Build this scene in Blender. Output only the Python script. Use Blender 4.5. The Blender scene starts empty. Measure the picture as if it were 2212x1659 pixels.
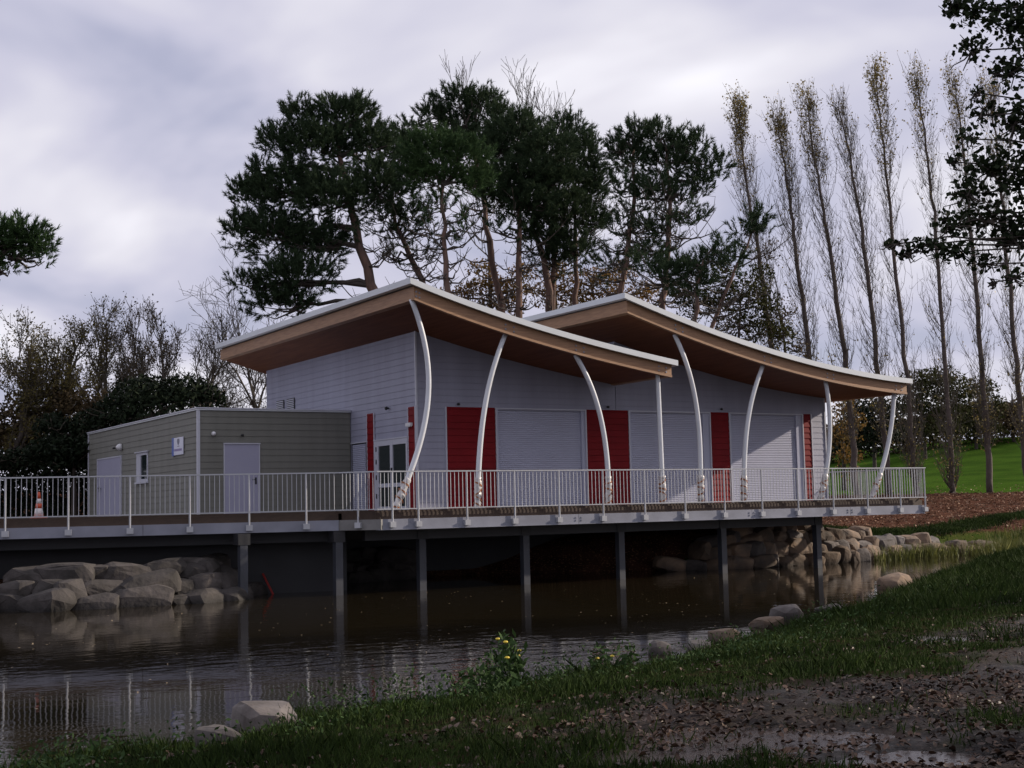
import bpy, bmesh, math, random
import numpy as np
from mathutils import Vector, Matrix
rnd = random.Random(7)
rng = np.random.default_rng(11)
scene = bpy.context.scene
col = scene.collection

# ------------------------------------------------------------------ frame
# World: X runs along the pavilion's front, Y runs away from the pond, Z=0 is the deck floor,
# which lies at the photographer's eye level.  R / F are the photographer's right and forward.
U2 = (0.857, 0.5153); _n = math.hypot(*U2); UX, UY = U2[0]/_n, U2[1]/_n
CAM = np.array([-17.271, -34.047, 0.0])
RGT = np.array([UX, -UY, 0.0]); FWD = np.array([UY, UX, 0.0]); UPZ = np.array([0, 0, 1.0])
FPX, CXP, CYP = 2959.0, 1106.0, 829.5
ROLL = 0.0225; PITCH = math.radians(5.116)
_f = FWD*math.cos(PITCH) + UPZ*math.sin(PITCH)
_u0 = -FWD*math.sin(PITCH) + UPZ*math.cos(PITCH)
C_R = RGT*math.cos(ROLL) - _u0*math.sin(ROLL)
C_U = _u0*math.cos(ROLL) + RGT*math.sin(ROLL)
C_F = _f

# ------------------------------------------------------------------ camera
cam_d = bpy.data.cameras.new('camera'); cam = bpy.data.objects.new('camera', cam_d); col.objects.link(cam)
cam_d.sensor_width = 36; cam_d.lens = 36*FPX/2212; cam_d.clip_start = 0.1; cam_d.clip_end = 3000
cam.matrix_world = Matrix(((C_R[0], C_U[0], -C_F[0], CAM[0]), (C_R[1], C_U[1], -C_F[1], CAM[1]),
                           (C_R[2], C_U[2], -C_F[2], CAM[2]), (0, 0, 0, 1)))
scene.camera = cam

# ------------------------------------------------------------------ sky and sun
SUN_EL = math.radians(22.5)
SUN_DIR = np.array([0.957, -0.29]); SUN_DIR = SUN_DIR/np.linalg.norm(SUN_DIR)     # towards the sun
sun_vec = Vector((SUN_DIR[0]*math.cos(SUN_EL), SUN_DIR[1]*math.cos(SUN_EL), math.sin(SUN_EL)))
world = bpy.data.worlds.new('World'); scene.world = world; world.use_nodes = True
nt = world.node_tree; nt.nodes.clear()
def N(t, kind, **kw):
    n = t.nodes.new(kind)
    for k, v in kw.items(): setattr(n, k, v)
    return n
out = N(nt, 'ShaderNodeOutputWorld')
sky = N(nt, 'ShaderNodeTexSky', sky_type='NISHITA'); sky.sun_disc = False
sky.sun_elevation = SUN_EL; sky.sun_rotation = math.atan2(SUN_DIR[0], SUN_DIR[1])
bg1 = N(nt, 'ShaderNodeBackground'); bg1.inputs[1].default_value = 0.07
nt.links.new(sky.outputs[0], bg1.inputs[0])
bg2 = N(nt, 'ShaderNodeBackground'); bg2.inputs[1].default_value = 0.79
tc = N(nt, 'ShaderNodeTexCoord'); sep = N(nt, 'ShaderNodeSeparateXYZ')
nt.links.new(tc.outputs['Generated'], sep.inputs[0])
def M(t, op, a, b=None, clamp=False):
    n = N(t, 'ShaderNodeMath', operation=op); n.use_clamp = clamp
    for i, x in enumerate((a, b)):
        if x is None: continue
        if isinstance(x, (int, float)): n.inputs[i].default_value = x
        else: t.links.new(x, n.inputs[i])
    return n.outputs[0]
zz = M(nt, 'ADD', M(nt, 'MAXIMUM', sep.outputs[2], 0.0), 0.36)
cmb = N(nt, 'ShaderNodeCombineXYZ')
nt.links.new(M(nt, 'DIVIDE', sep.outputs[0], zz), cmb.inputs[0]); nt.links.new(M(nt, 'DIVIDE', sep.outputs[1], zz), cmb.inputs[1])
mp = N(nt, 'ShaderNodeMapping'); mp.inputs['Location'].default_value = (2.4, 4.8, 0); nt.links.new(cmb.outputs[0], mp.inputs[0])
n1 = N(nt, 'ShaderNodeTexNoise'); n1.inputs['Scale'].default_value = 2.3; n1.inputs['Detail'].default_value = 4; n1.inputs['Roughness'].default_value = 0.46
n1.inputs['Distortion'].default_value = 0.35
nt.links.new(mp.outputs[0], n1.inputs['Vector'])
rmp = N(nt, 'ShaderNodeValToRGB'); e = rmp.color_ramp.elements
e[0].position = 0.37; e[0].color = (0.66, 0.67, 0.88, 1); e[1].position = 0.67; e[1].color = (1.34, 1.32, 1.40, 1)
k = e.new(0.48); k.color = (0.82, 0.81, 0.98, 1); k = e.new(0.575); k.color = (1.04, 1.02, 1.13, 1)
nt.links.new(n1.outputs['Fac'], rmp.inputs[0]); nt.links.new(rmp.outputs[0], bg2.inputs[0])
cov = N(nt, 'ShaderNodeMapRange'); cov.inputs[1].default_value = 0.30; cov.inputs[2].default_value = 0.46; cov.inputs[3].default_value = 0.75; cov.inputs[4].default_value = 0.97
nt.links.new(n1.outputs['Fac'], cov.inputs[0])
mixw = N(nt, 'ShaderNodeMixShader'); nt.links.new(cov.outputs[0], mixw.inputs[0])
nt.links.new(bg1.outputs[0], mixw.inputs[1]); nt.links.new(bg2.outputs[0], mixw.inputs[2]); nt.links.new(mixw.outputs[0], out.inputs[0])
sl = bpy.data.lights.new('sun', 'SUN'); so = bpy.data.objects.new('sun', sl); col.objects.link(so)
sl.energy = 5.0; sl.angle = math.radians(1.0); sl.color = (1.0, 0.87, 0.72)
so.rotation_euler = (-sun_vec).to_track_quat('-Z', 'Y').to_euler(); so.location = (60, -20, 60)
vs = scene.view_settings; vs.view_transform = 'Standard'; vs.look = 'None'; vs.gamma = 1; vs.exposure = 0.0; vs.use_curve_mapping = False

# ------------------------------------------------------------------ geometry helpers
def at(px, py, depth):
    r = (px-CXP)/FPX*C_R - (py-CYP)/FPX*C_U + C_F
    return CAM + r*(depth/(r @ FWD))
def onv(px, py, v):
    r = (px-CXP)/FPX*C_R - (py-CYP)/FPX*C_U + C_F
    return CAM + r*((v-CAM[1])/r[1])
def onu(px, py, u):
    r = (px-CXP)/FPX*C_R - (py-CYP)/FPX*C_U + C_F
    return CAM + r*((u-CAM[0])/r[0])
def onz(px, py, z):
    r = (px-CXP)/FPX*C_R - (py-CYP)/FPX*C_U + C_F
    return CAM + r*((z-CAM[2])/r[2])
WL = {}
def tag(o, label=None, cat=None, group=None, kind=None):
    if label: o['label'] = label
    if cat: o['category'] = cat
    if group: o['group'] = group
    if kind: o['kind'] = kind
    return o
def thing(name, loc, label, cat, group=None):
    o = bpy.data.objects.new(name, None); o.empty_display_size = 0.2
    col.objects.link(o); o.location = loc; WL[o] = Matrix.Translation(loc)
    return tag(o, label, cat, group)
def link(o, parent=None):
    col.objects.link(o)
    WL[o] = Matrix.LocRotScale(o.location, o.rotation_euler, o.scale)
    if parent is not None:
        o.parent = parent; o.matrix_parent_inverse = WL[parent].inverted()
    return o
def mesh_np(name, V, F, m, smooth=False):
    V = np.asarray(V, dtype=np.float32)
    me = bpy.data.meshes.new(name)
    if isinstance(F, np.ndarray):
        k = F.shape[1]; nf = len(F)
        me.vertices.add(len(V)); me.vertices.foreach_set('co', V.ravel())
        me.loops.add(nf*k); me.loops.foreach_set('vertex_index', F.astype(np.int32).ravel())
        me.polygons.add(nf); me.polygons.foreach_set('loop_start', np.arange(0, nf*k, k, dtype=np.int32))
        me.polygons.foreach_set('loop_total', np.full(nf, k, dtype=np.int32))
        me.update(calc_edges=True)
    else:
        me.from_pydata([tuple(map(float, v)) for v in V], [], F); me.update()
    if smooth: me.polygons.foreach_set('use_smooth', np.ones(len(me.polygons), dtype=bool))
    me.materials.append(m)
    return me
def mk(name, V, F, m, parent=None, smooth=False, org=None):
    V = np.asarray(V, dtype=float)
    if org is None:
        lo, hi = V.min(0), V.max(0); org = np.array([(lo[0]+hi[0])/2, (lo[1]+hi[1])/2, lo[2]])
    o = bpy.data.objects.new(name, mesh_np(name, V-org, F, m, smooth)); o.location = tuple(org)
    return link(o, parent)
CUBE_V = np.array([(x, y, z) for x in (0, 1) for y in (0, 1) for z in (0, 1)], float)
CUBE_F = [(0, 1, 3, 2), (4, 6, 7, 5), (0, 4, 5, 1), (2, 3, 7, 6), (0, 2, 6, 4), (1, 5, 7, 3)]
_cache = {}
def box(name, lo, hi, m, parent=None):
    """a box as an object that shares a unit mesh"""
    key = ('box', name, m.name)
    if key not in _cache: _cache[key] = mesh_np(name, CUBE_V, CUBE_F, m)
    o = bpy.data.objects.new(name, _cache[key]); o.location = lo; o.scale = [b-a for a, b in zip(lo, hi)]
    return link(o, parent)
# lap board: length along local X, height Z, outer face towards -Y, bottom edge proud
BOARD_V = np.array([(x, y, z) for x in (0, 1) for (y, z) in ((0, 0), (-1, 0.0), (-1, 0.10), (-0.35, 1), (0, 1))], float)
BOARD_F = [(0, 1, 2, 3, 4), (9, 8, 7, 6, 5), (0, 5, 6, 1), (1, 6, 7, 2), (2, 7, 8, 3), (3, 8, 9, 4), (4, 9, 5, 0)]
def board(p, length, h, t, rz, m, parent, name='board'):
    key = ('board', name, m.name)
    if key not in _cache: _cache[key] = mesh_np(name, BOARD_V, BOARD_F, m)
    o = bpy.data.objects.new(name, _cache[key]); o.location = p; o.rotation_euler = (0, 0, rz); o.scale = (length, t, h)
    return link(o, parent)
def tube_np(pts, rad, sides=6, caps=True):
    P = np.asarray(pts, float); n = len(P); rad = np.broadcast_to(np.asarray(rad, float), (n,))
    T = np.gradient(P, axis=0); T /= np.linalg.norm(T, axis=1)[:, None]+1e-9
    ref = np.array([0, 1.0, 0.12]) if abs(T[:, 1]).mean() < 0.8 else np.array([1.0, 0, 0.1])
    A = np.cross(T, ref); A /= np.linalg.norm(A, axis=1)[:, None]+1e-9; B = np.cross(T, A)
    ang = np.arange(sides)*2*np.pi/sides
    V = (P[:, None, :] + rad[:, None, None]*(np.cos(ang)[None, :, None]*A[:, None, :]+np.sin(ang)[None, :, None]*B[:, None, :])).reshape(-1, 3)
    i = np.arange(n-1)[:, None]*sides; j = np.arange(sides)[None, :]; j2 = (j+1) % sides
    F = [tuple(q) for q in np.stack([i+j, i+j2, i+sides+j2, i+sides+j], -1).reshape(-1, 4).tolist()]
    if caps: F += [tuple(range(sides-1, -1, -1)), tuple(range((n-1)*sides, n*sides))]
    return V, F
class MB:
    def __init__(s): s.V = []; s.F = []; s.n = 0
    def add(s, V, F):
        s.V.append(np.asarray(V, float)); s.F += [tuple(i+s.n for i in f) for f in F]; s.n += len(V); return s
    def tube(s, pts, rad, sides=6, caps=True): return s.add(*tube_np(pts, rad, sides, caps))
    def box(s, lo, hi):
        lo, hi = np.array(lo, float), np.array(hi, float); return s.add(CUBE_V*(hi-lo)+lo, CUBE_F)
    def build(s, name, m, parent=None, smooth=False): return mk(name, np.concatenate(s.V), s.F, m, parent, smooth)
def prism(poly, axis, a, b):
    """extrude a 2-D polygon along an axis (0,1,2) from a to b"""
    n = len(poly); V = []
    for t in (a, b):
        for p in poly:
            q = list(p); q.insert(axis, t); V.append(q)
    F = [tuple(range(n-1, -1, -1)), tuple(range(n, 2*n))]+[(i, (i+1) % n, n+(i+1) % n, n+i) for i in range(n)]
    return np.array(V, float), F
def fixn(o):
    bm = bmesh.new(); bm.from_mesh(o.data); bmesh.ops.recalc_face_normals(bm, faces=bm.faces); bm.to_mesh(o.data); bm.free(); return o

# ------------------------------------------------------------------ materials
def mat(name, c, rough=0.6, var=0.0, vscale=3.0, c2=None, bump=0.0, bscale=40.0, metal=0.0, island=False, stretch=None, detail=4, trans=0.0, spec=0.5):
    m = bpy.data.materials.new(name); m.use_nodes = True; t = m.node_tree; b = t.nodes['Principled BSDF']
    b.inputs['Roughness'].default_value = rough; b.inputs['Metallic'].default_value = metal
    b.inputs['Specular IOR Level'].default_value = spec
    c = tuple(c)+(1,)
    if c2 is None: c2 = tuple(max(0, x*(1-var)) for x in c[:3])
    c2 = tuple(c2)+(1,)
    geo = N(t, 'ShaderNodeNewGeometry')
    vec = geo.outputs['Position']
    if stretch:
        mpn = N(t, 'ShaderNodeMapping'); mpn.inputs['Scale'].default_value = stretch; t.links.new(vec, mpn.inputs[0]); vec = mpn.outputs[0]
    if var > 0 or c2[:3] != c[:3]:
        nz = N(t, 'ShaderNodeTexNoise'); nz.inputs['Scale'].default_value = vscale; nz.inputs['Detail'].default_value = detail
        t.links.new(vec, nz.inputs['Vector'])
        fac = N(t, 'ShaderNodeMapRange'); fac.inputs[1].default_value = 0.3; fac.inputs[2].default_value = 0.7
        t.links.new(nz.outputs['Fac'], fac.inputs[0]); f = fac.outputs[0]
        if island: f = M(t, 'ADD', M(t, 'MULTIPLY', f, 0.45), M(t, 'MULTIPLY', geo.outputs['Random Per Island'], 0.55))
        mx = N(t, 'ShaderNodeMix', data_type='RGBA'); t.links.new(f, mx.inputs[0]); mx.inputs[6].default_value = c; mx.inputs[7].default_value = c2
        t.links.new(mx.outputs[2], b.inputs['Base Color'])
    else: b.inputs['Base Color'].default_value = c
    if bump > 0:
        nb = N(t, 'ShaderNodeTexNoise'); nb.inputs['Scale'].default_value = bscale; nb.inputs['Detail'].default_value = 5; t.links.new(vec, nb.inputs['Vector'])
        bp = N(t, 'ShaderNodeBump'); bp.inputs['Strength'].default_value = bump; bp.inputs['Distance'].default_value = 0.05
        t.links.new(nb.outputs['Fac'], bp.inputs['Height']); t.links.new(bp.outputs[0], b.inputs['Normal'])
    if trans > 0:
        ts = N(t, 'ShaderNodeBsdfTranslucent'); ms = N(t, 'ShaderNodeMixShader'); ms.inputs[0].default_value = trans
        if b.inputs['Base Color'].is_linked: t.links.new(b.inputs['Base Color'].links[0].from_socket, ts.inputs[0])
        else: ts.inputs[0].default_value = c
        o = t.nodes['Material Output']; t.links.new(b.outputs[0], ms.inputs[1]); t.links.new(ts.outputs[0], ms.inputs[2]); t.links.new(ms.outputs[0], o.inputs[0])
    return m
MT = dict(
    white=mat('white_cladding', (0.31, 0.315, 0.405), 0.55, 0.16, 0.9, bump=0.06, bscale=30, stretch=(2.6, 2.6, 0.3)),
    beige=mat('beige_cladding', (0.174, 0.174, 0.150), 0.6, 0.18, 1.1, bump=0.08, bscale=30, stretch=(2.6, 2.6, 0.3)),
    red=mat('red_cladding', (0.19, 0.007, 0.011), 0.55, 0.2, 2.0, bump=0.06, spec=0.12),
    shutter=mat('shutter_slat', (0.41, 0.425, 0.545), 0.38, 0.06, 1.0),
    trim=mat('white_metal_trim', (0.52, 0.53, 0.60), 0.35, 0.08, 1.5),
    fascia=mat('roof_fascia_metal', (0.62, 0.65, 0.68), 0.38, 0.10, 0.6, metal=0.15),
    roofing=mat('roof_sheet', (0.25, 0.26, 0.28), 0.5, 0.2, 0.8),
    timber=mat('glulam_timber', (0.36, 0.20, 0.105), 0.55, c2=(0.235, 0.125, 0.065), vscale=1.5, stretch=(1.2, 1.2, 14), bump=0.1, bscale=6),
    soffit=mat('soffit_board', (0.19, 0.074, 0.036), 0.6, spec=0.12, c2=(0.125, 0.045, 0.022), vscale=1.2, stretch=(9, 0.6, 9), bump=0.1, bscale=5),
    column=mat('column_paint', (0.60, 0.62, 0.66), 0.35, 0.07, 2.0),
    plastic=mat('plastic_wrap', (0.62, 0.60, 0.60), 0.3, 0.25, 9.0, bump=0.5, bscale=14),
    tape=mat('brown_tape', (0.36, 0.13, 0.045), 0.35, 0.3, 6.0),
    door=mat('door_paint', (0.34, 0.34, 0.45), 0.45, 0.05, 1.5),
    glass=None,
    black=mat('black_plastic', (0.012, 0.012, 0.014), 0.4),
    lamp=mat('lamp_housing', (0.7, 0.7, 0.72), 0.3),
    steel=mat('galvanised_beam', (0.25, 0.26, 0.315), 0.45, 0.25, 1.6, metal=0.2, bump=0.04),
    rail=mat('galvanised_rail', (0.44, 0.45, 0.48), 0.38, 0.12, 3.0, metal=0.25),
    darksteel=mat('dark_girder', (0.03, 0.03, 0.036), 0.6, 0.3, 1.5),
    blackened=mat('under_deck_black', (0.02, 0.02, 0.024), 0.6, 0.3, 1.5),  # black of pile caps and backing walls, under-deck shade put into the colour
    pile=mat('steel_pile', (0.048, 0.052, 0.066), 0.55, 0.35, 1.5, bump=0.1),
    concrete=mat('concrete', (0.22, 0.215, 0.21), 0.85, 0.3, 1.5, bump=0.25, bscale=12),
    decking=mat('deck_board', (0.055, 0.032, 0.021), 0.7, 0.3, 2.0, stretch=(1, 8, 8), bump=0.2, bscale=10),
    sign=mat('sign_panel', (0.62, 0.63, 0.74), 0.3), signblue=mat('sign_blue', (0.022, 0.075, 0.36), 0.35), signdk=mat('sign_print', (0.14, 0.14, 0.20), 0.4), signmv=mat('sign_print_mauve', (0.22, 0.18, 0.36), 0.4),
    cone=mat('cone_orange', (0.55, 0.075, 0.025), 0.45, 0.1, 4.0), conew=mat('cone_band', (0.6, 0.56, 0.55), 0.3),
    rock=mat('granite_boulder', (0.20, 0.135, 0.088), 0.9, c2=(0.075, 0.06, 0.05), vscale=2.2, bump=0.5, bscale=7),
    rockg=mat('grey_boulder', (0.17, 0.15, 0.142), 0.9, c2=(0.07, 0.058, 0.052), vscale=2.5, bump=0.5, bscale=8),
    rockd=mat('deck_shade_boulder', (0.068, 0.058, 0.054), 0.85, c2=(0.026, 0.022, 0.019), vscale=2.5, bump=0.5, bscale=8),  # left bank stones, shade under the deck put into the colour
    farlitter=mat('far_fallen_leaves', (0.34, 0.19, 0.11), 0.6, c2=(0.07, 0.038, 0.025), vscale=1.2, island=True, spec=0.2),
    needles=mat('pine_needles', (0.058, 0.088, 0.042), 0.7, c2=(0.017, 0.031, 0.018), vscale=0.55, island=True, spec=0.08, trans=0.10),
    needles2=mat('pine_needles_light', (0.062, 0.110, 0.038), 0.7, c2=(0.020, 0.040, 0.019), vscale=0.55, island=True, spec=0.08, trans=0.10),
    bark=mat('pine_bark', (0.17, 0.10, 0.075), 0.9, c2=(0.075, 0.05, 0.042), vscale=2.5, stretch=(2, 2, 0.6), bump=0.7, bscale=9),
    barkd=mat('dark_bark', (0.075, 0.06, 0.05), 0.9, 0.4, 3.0, bump=0.5, bscale=9),
    barkp=mat('poplar_bark', (0.105, 0.082, 0.072), 0.9, 0.45, 2.5, bump=0.5, bscale=8),
    twig=mat('grey_twigs', (0.110, 0.092, 0.070), 0.85, 0.4, 1.0),
    gold=mat('yellow_poplar_leaves', (0.34, 0.25, 0.075), 0.55, c2=(0.14, 0.125, 0.045), vscale=0.8, island=True, trans=0.3),
    autumn=mat('autumn_leaves', (0.27, 0.145, 0.042), 0.7, c2=(0.065, 0.055, 0.020), vscale=0.7, island=True, trans=0.28, spec=0.08),
    olive=mat('olive_leaves', (0.065, 0.064, 0.020), 0.7, c2=(0.018, 0.024, 0.010), vscale=0.6, island=True, trans=0.1, spec=0.08),
    oliveyellow=mat('olive_yellow_leaves', (0.17, 0.14, 0.045), 0.7, c2=(0.05, 0.045, 0.018), vscale=0.6, island=True, trans=0.25, spec=0.08),
    brownleaf=mat('withered_leaves', (0.13, 0.092, 0.048), 0.7, c2=(0.035, 0.029, 0.018), vscale=0.6, island=True, trans=0.1, spec=0.08),
    evergreen=mat('laurel_leaves', (0.018, 0.027, 0.013), 0.6, c2=(0.006, 0.010, 0.006), vscale=0.5, island=True, spec=0.08),
    alder=mat('alder_leaves', (0.024, 0.036, 0.014), 0.6, c2=(0.014, 0.022, 0.010), vscale=0.9, island=True, spec=0.12, trans=0.22),
    grass=mat('bank_grass', (0.042, 0.070, 0.015), 0.7, c2=(0.009, 0.016, 0.006), vscale=0.9, island=True, spec=0.06, trans=0.08),
    weed=mat('weed_leaves', (0.050, 0.092, 0.028), 0.7, c2=(0.016, 0.030, 0.012), vscale=2.0, island=True, spec=0.08, trans=0.08),
    reed=mat('reed_blades', (0.19, 0.19, 0.045), 0.6, c2=(0.07, 0.09, 0.025), vscale=1.2, island=True, trans=0.2),
    flower=mat('yellow_petals', (0.60, 0.45, 0.03), 0.5),
    litter=mat('fallen_leaves', (0.115, 0.064, 0.038), 0.5, c2=(0.010, 0.007, 0.006), vscale=1.2, island=True, spec=0.3),
    floatleaf=mat('floating_leaves', (0.42, 0.33, 0.20), 0.5, c2=(0.25, 0.17, 0.08), vscale=2, island=True),
)
def glass_mat():
    m = bpy.data.materials.new('door_glass'); m.use_nodes = True; b = m.node_tree.nodes['Principled BSDF']
    b.inputs['Base Color'].default_value = (0.020, 0.028, 0.030, 1); b.inputs['Roughness'].default_value = 0.06; return m
MT['glass'] = glass_mat()
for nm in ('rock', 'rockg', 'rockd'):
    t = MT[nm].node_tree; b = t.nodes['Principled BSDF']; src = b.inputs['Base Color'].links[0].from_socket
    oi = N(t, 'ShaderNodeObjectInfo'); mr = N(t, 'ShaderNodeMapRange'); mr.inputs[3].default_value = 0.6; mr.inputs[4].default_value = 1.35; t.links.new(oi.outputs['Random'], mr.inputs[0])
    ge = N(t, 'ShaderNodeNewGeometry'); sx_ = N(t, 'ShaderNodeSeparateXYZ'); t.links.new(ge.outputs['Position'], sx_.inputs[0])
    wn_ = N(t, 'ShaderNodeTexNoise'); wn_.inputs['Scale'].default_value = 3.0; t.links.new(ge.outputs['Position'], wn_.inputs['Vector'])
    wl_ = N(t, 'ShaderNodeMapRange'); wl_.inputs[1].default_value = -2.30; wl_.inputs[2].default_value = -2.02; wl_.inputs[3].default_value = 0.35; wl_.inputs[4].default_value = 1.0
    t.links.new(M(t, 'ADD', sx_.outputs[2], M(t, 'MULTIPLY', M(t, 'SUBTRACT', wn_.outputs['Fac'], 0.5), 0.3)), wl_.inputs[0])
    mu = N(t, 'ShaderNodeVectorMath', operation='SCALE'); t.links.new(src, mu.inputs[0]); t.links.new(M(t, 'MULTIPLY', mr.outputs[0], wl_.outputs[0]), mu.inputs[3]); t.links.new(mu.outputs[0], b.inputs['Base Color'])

# ------------------------------------------------------------------ terrain
ZW = -2.3
POND = np.array([(-70, 3.5), (-10.5, 2.2), (-9.3, 1.0), (-5, 1.2), (-3.2, 4.2), (0, 7), (6, 7), (9.5, 5), (11.5, 3.7), (14, 2.9), (18.8, 3.3), (22.7, 4.0), (26, 3.9), (29, 3.2),
                 (25.5, 1.0), (20.5, -1.3), (15.9, -4.7), (12.7, -6.5), (9.5, -8.8), (6.7, -10.7), (4.2, -12.6), (2.05, -13.9), (0.6, -14.5), (-1.75, -16.1), (-3.5, -17.0), (-5.4, -18.1), (-6.7, -18.6), (-7.9, -18.7), (-9.6, -19.3),
                 (-11.5, -19.7), (-12.9, -20.6), (-14.6, -20.7), (-16.6, -22.4), (-20, -24), (-30, -28), (-70, -38)], float)
def signed(u, v):
    P = np.stack([u, v], -1); d2 = np.full(u.shape, 1e18); ins = np.zeros(u.shape, bool); n = len(POND)
    for i in range(n):
        a, b = POND[i], POND[(i+1) % n]; ab = b-a
        t = np.clip(((P-a) @ ab)/(ab @ ab), 0, 1); q = a+t[..., None]*ab
        d2 = np.minimum(d2, ((P-q)**2).sum(-1))
        c = ((a[1] > v) != (b[1] > v)) & (u < (b[0]-a[0])*(v-a[1])/(b[1]-a[1]+1e-12)+a[0]); ins ^= c
    return np.where(ins, -1, 1)*np.sqrt(d2)
def sst(x, a, b):
    t = np.clip((x-a)/(b-a), 0, 1); return t*t*(3-2*t)
_wv = [(rng.uniform(0, 6.28), rng.uniform(0, 6.28), rng.uniform(0, 6.28)) for _ in range(24)]
def wob(u, v, f0, k=0, n=7):
    s = np.zeros_like(u)
    for i in range(n):
        th, ph, _ = _wv[(i+k) % 24]; f = f0*(1.45**i)
        s = s+np.sin((u*math.cos(th)+v*math.sin(th))*f+ph+i*1.7)*np.cos((u*-math.sin(th)+v*math.cos(th))*f*0.83+ph*2.1)/(1.25**i)
    return s/2.2
def uv2ad(u, v):
    du, dv = u-CAM[0], v-CAM[1]
    return du*RGT[0]+dv*RGT[1], du*FWD[0]+dv*FWD[1]
PUD = [onz(1690, 1580, -1.88), onz(1990, 1630, -1.86), onz(2045, 1372, -1.92), onz(1420, 1625, -1.88)]
PUD_Z = []
PUD_R = [(1.15, 0.75), (0.7, 0.45), (0.55, 0.8), (0.7, 0.3)]
def terrain(u, v):
    a, d = uv2ad(u, v); sd = signed(u, v)
    zn = ZW-0.08+0.40*(1-np.exp(-np.maximum(sd, 0)/1.1))+0.020*np.clip(sd, 0, 14)+0.035*wob(u, v, 0.9)*sst(sd, 0.2, 2)+(0.030*wob(u, v, 3.3, 5)+0.022*wob(u, v, 8.0, 14, 4)*sst(wob(u, v, 0.7, 19), -0.2, 0.6))*sst(sd, 0.2, 2)
    top = -1.0-0.55*sst(u, 17, 28)-0.65*sst(u, 11, 7)*sst(d, 62, 50)
    zf = ZW-0.1+(top-ZW+0.1)*sst(sd, -0.3, 2.2)
    rise = np.clip((d-52)/26, 0, 1)
    zf = zf+(0.22-top)*rise*sst(sd, 1.0, 5.0)
    kk = 0.028+0.07*sst(a, 12, 56)
    hill = np.clip(d-82, 0, 62)*kk+np.clip(d-144, 0, 400)*0.02
    zf = zf+hill-0.42*np.exp(-((d-80.0)/1.3)**2)*sst(a, 8, 20)+0.06*wob(u, v, 0.35, 3)*rise
    w = sst(v+np.where(u < 0, 6, 0), -3.0, 2.5)
    z = zn*(1-w)+zf*w
    z = np.where(sd < 0, ZW-0.08-np.minimum(-sd*0.35, 1.0), z)
    for p, (ra, rd) in zip(PUD, PUD_R):
        pa, pd = uv2ad(p[0], p[1]); g = np.exp(-(((a-pa)/ra)**2+((d-pd)/rd)**2))
        z = z-0.17*g
    return z
def axis_pts(fine):
    out_ = []
    for a, b, s in fine: out_ += list(np.arange(a, b-1e-6, s))
    out_.append(fine[-1][1]); return np.array(out_)
def geo_pts(start, end, step, ratio):
    r = []; x = start
    while abs(x) < abs(end): step *= ratio; x = x+step*(1 if end > start else -1); r.append(x)
    return r
a_c = np.array(sorted(geo_pts(-30, -700, 0.5, 1.25)+list(axis_pts([(-30, -9, 0.5), (-9, 9, 0.14), (9, 34, 0.45)]))+geo_pts(34, 700, 0.5, 1.22)))
d_c = np.array(sorted(geo_pts(3, -300, 0.4, 1.3)+list(axis_pts([(3, 7, 0.3), (7, 20, 0.13), (20, 62, 0.4), (62, 90, 0.7)]))+geo_pts(90, 1200, 0.8, 1.17)))
A_, D_ = np.meshgrid(a_c, d_c)
Ug = CAM[0]+A_*RGT[0]+D_*FWD[0]; Vg = CAM[1]+A_*RGT[1]+D_*FWD[1]
Zg = terrain(Ug, Vg)
nr, nc = A_.shape
idx = (np.arange(nr-1)[:, None]*nc+np.arange(nc-1)[None, :])
Fg = np.stack([idx, idx+1, idx+nc+1, idx+nc], -1).reshape(-1, 4)
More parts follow.
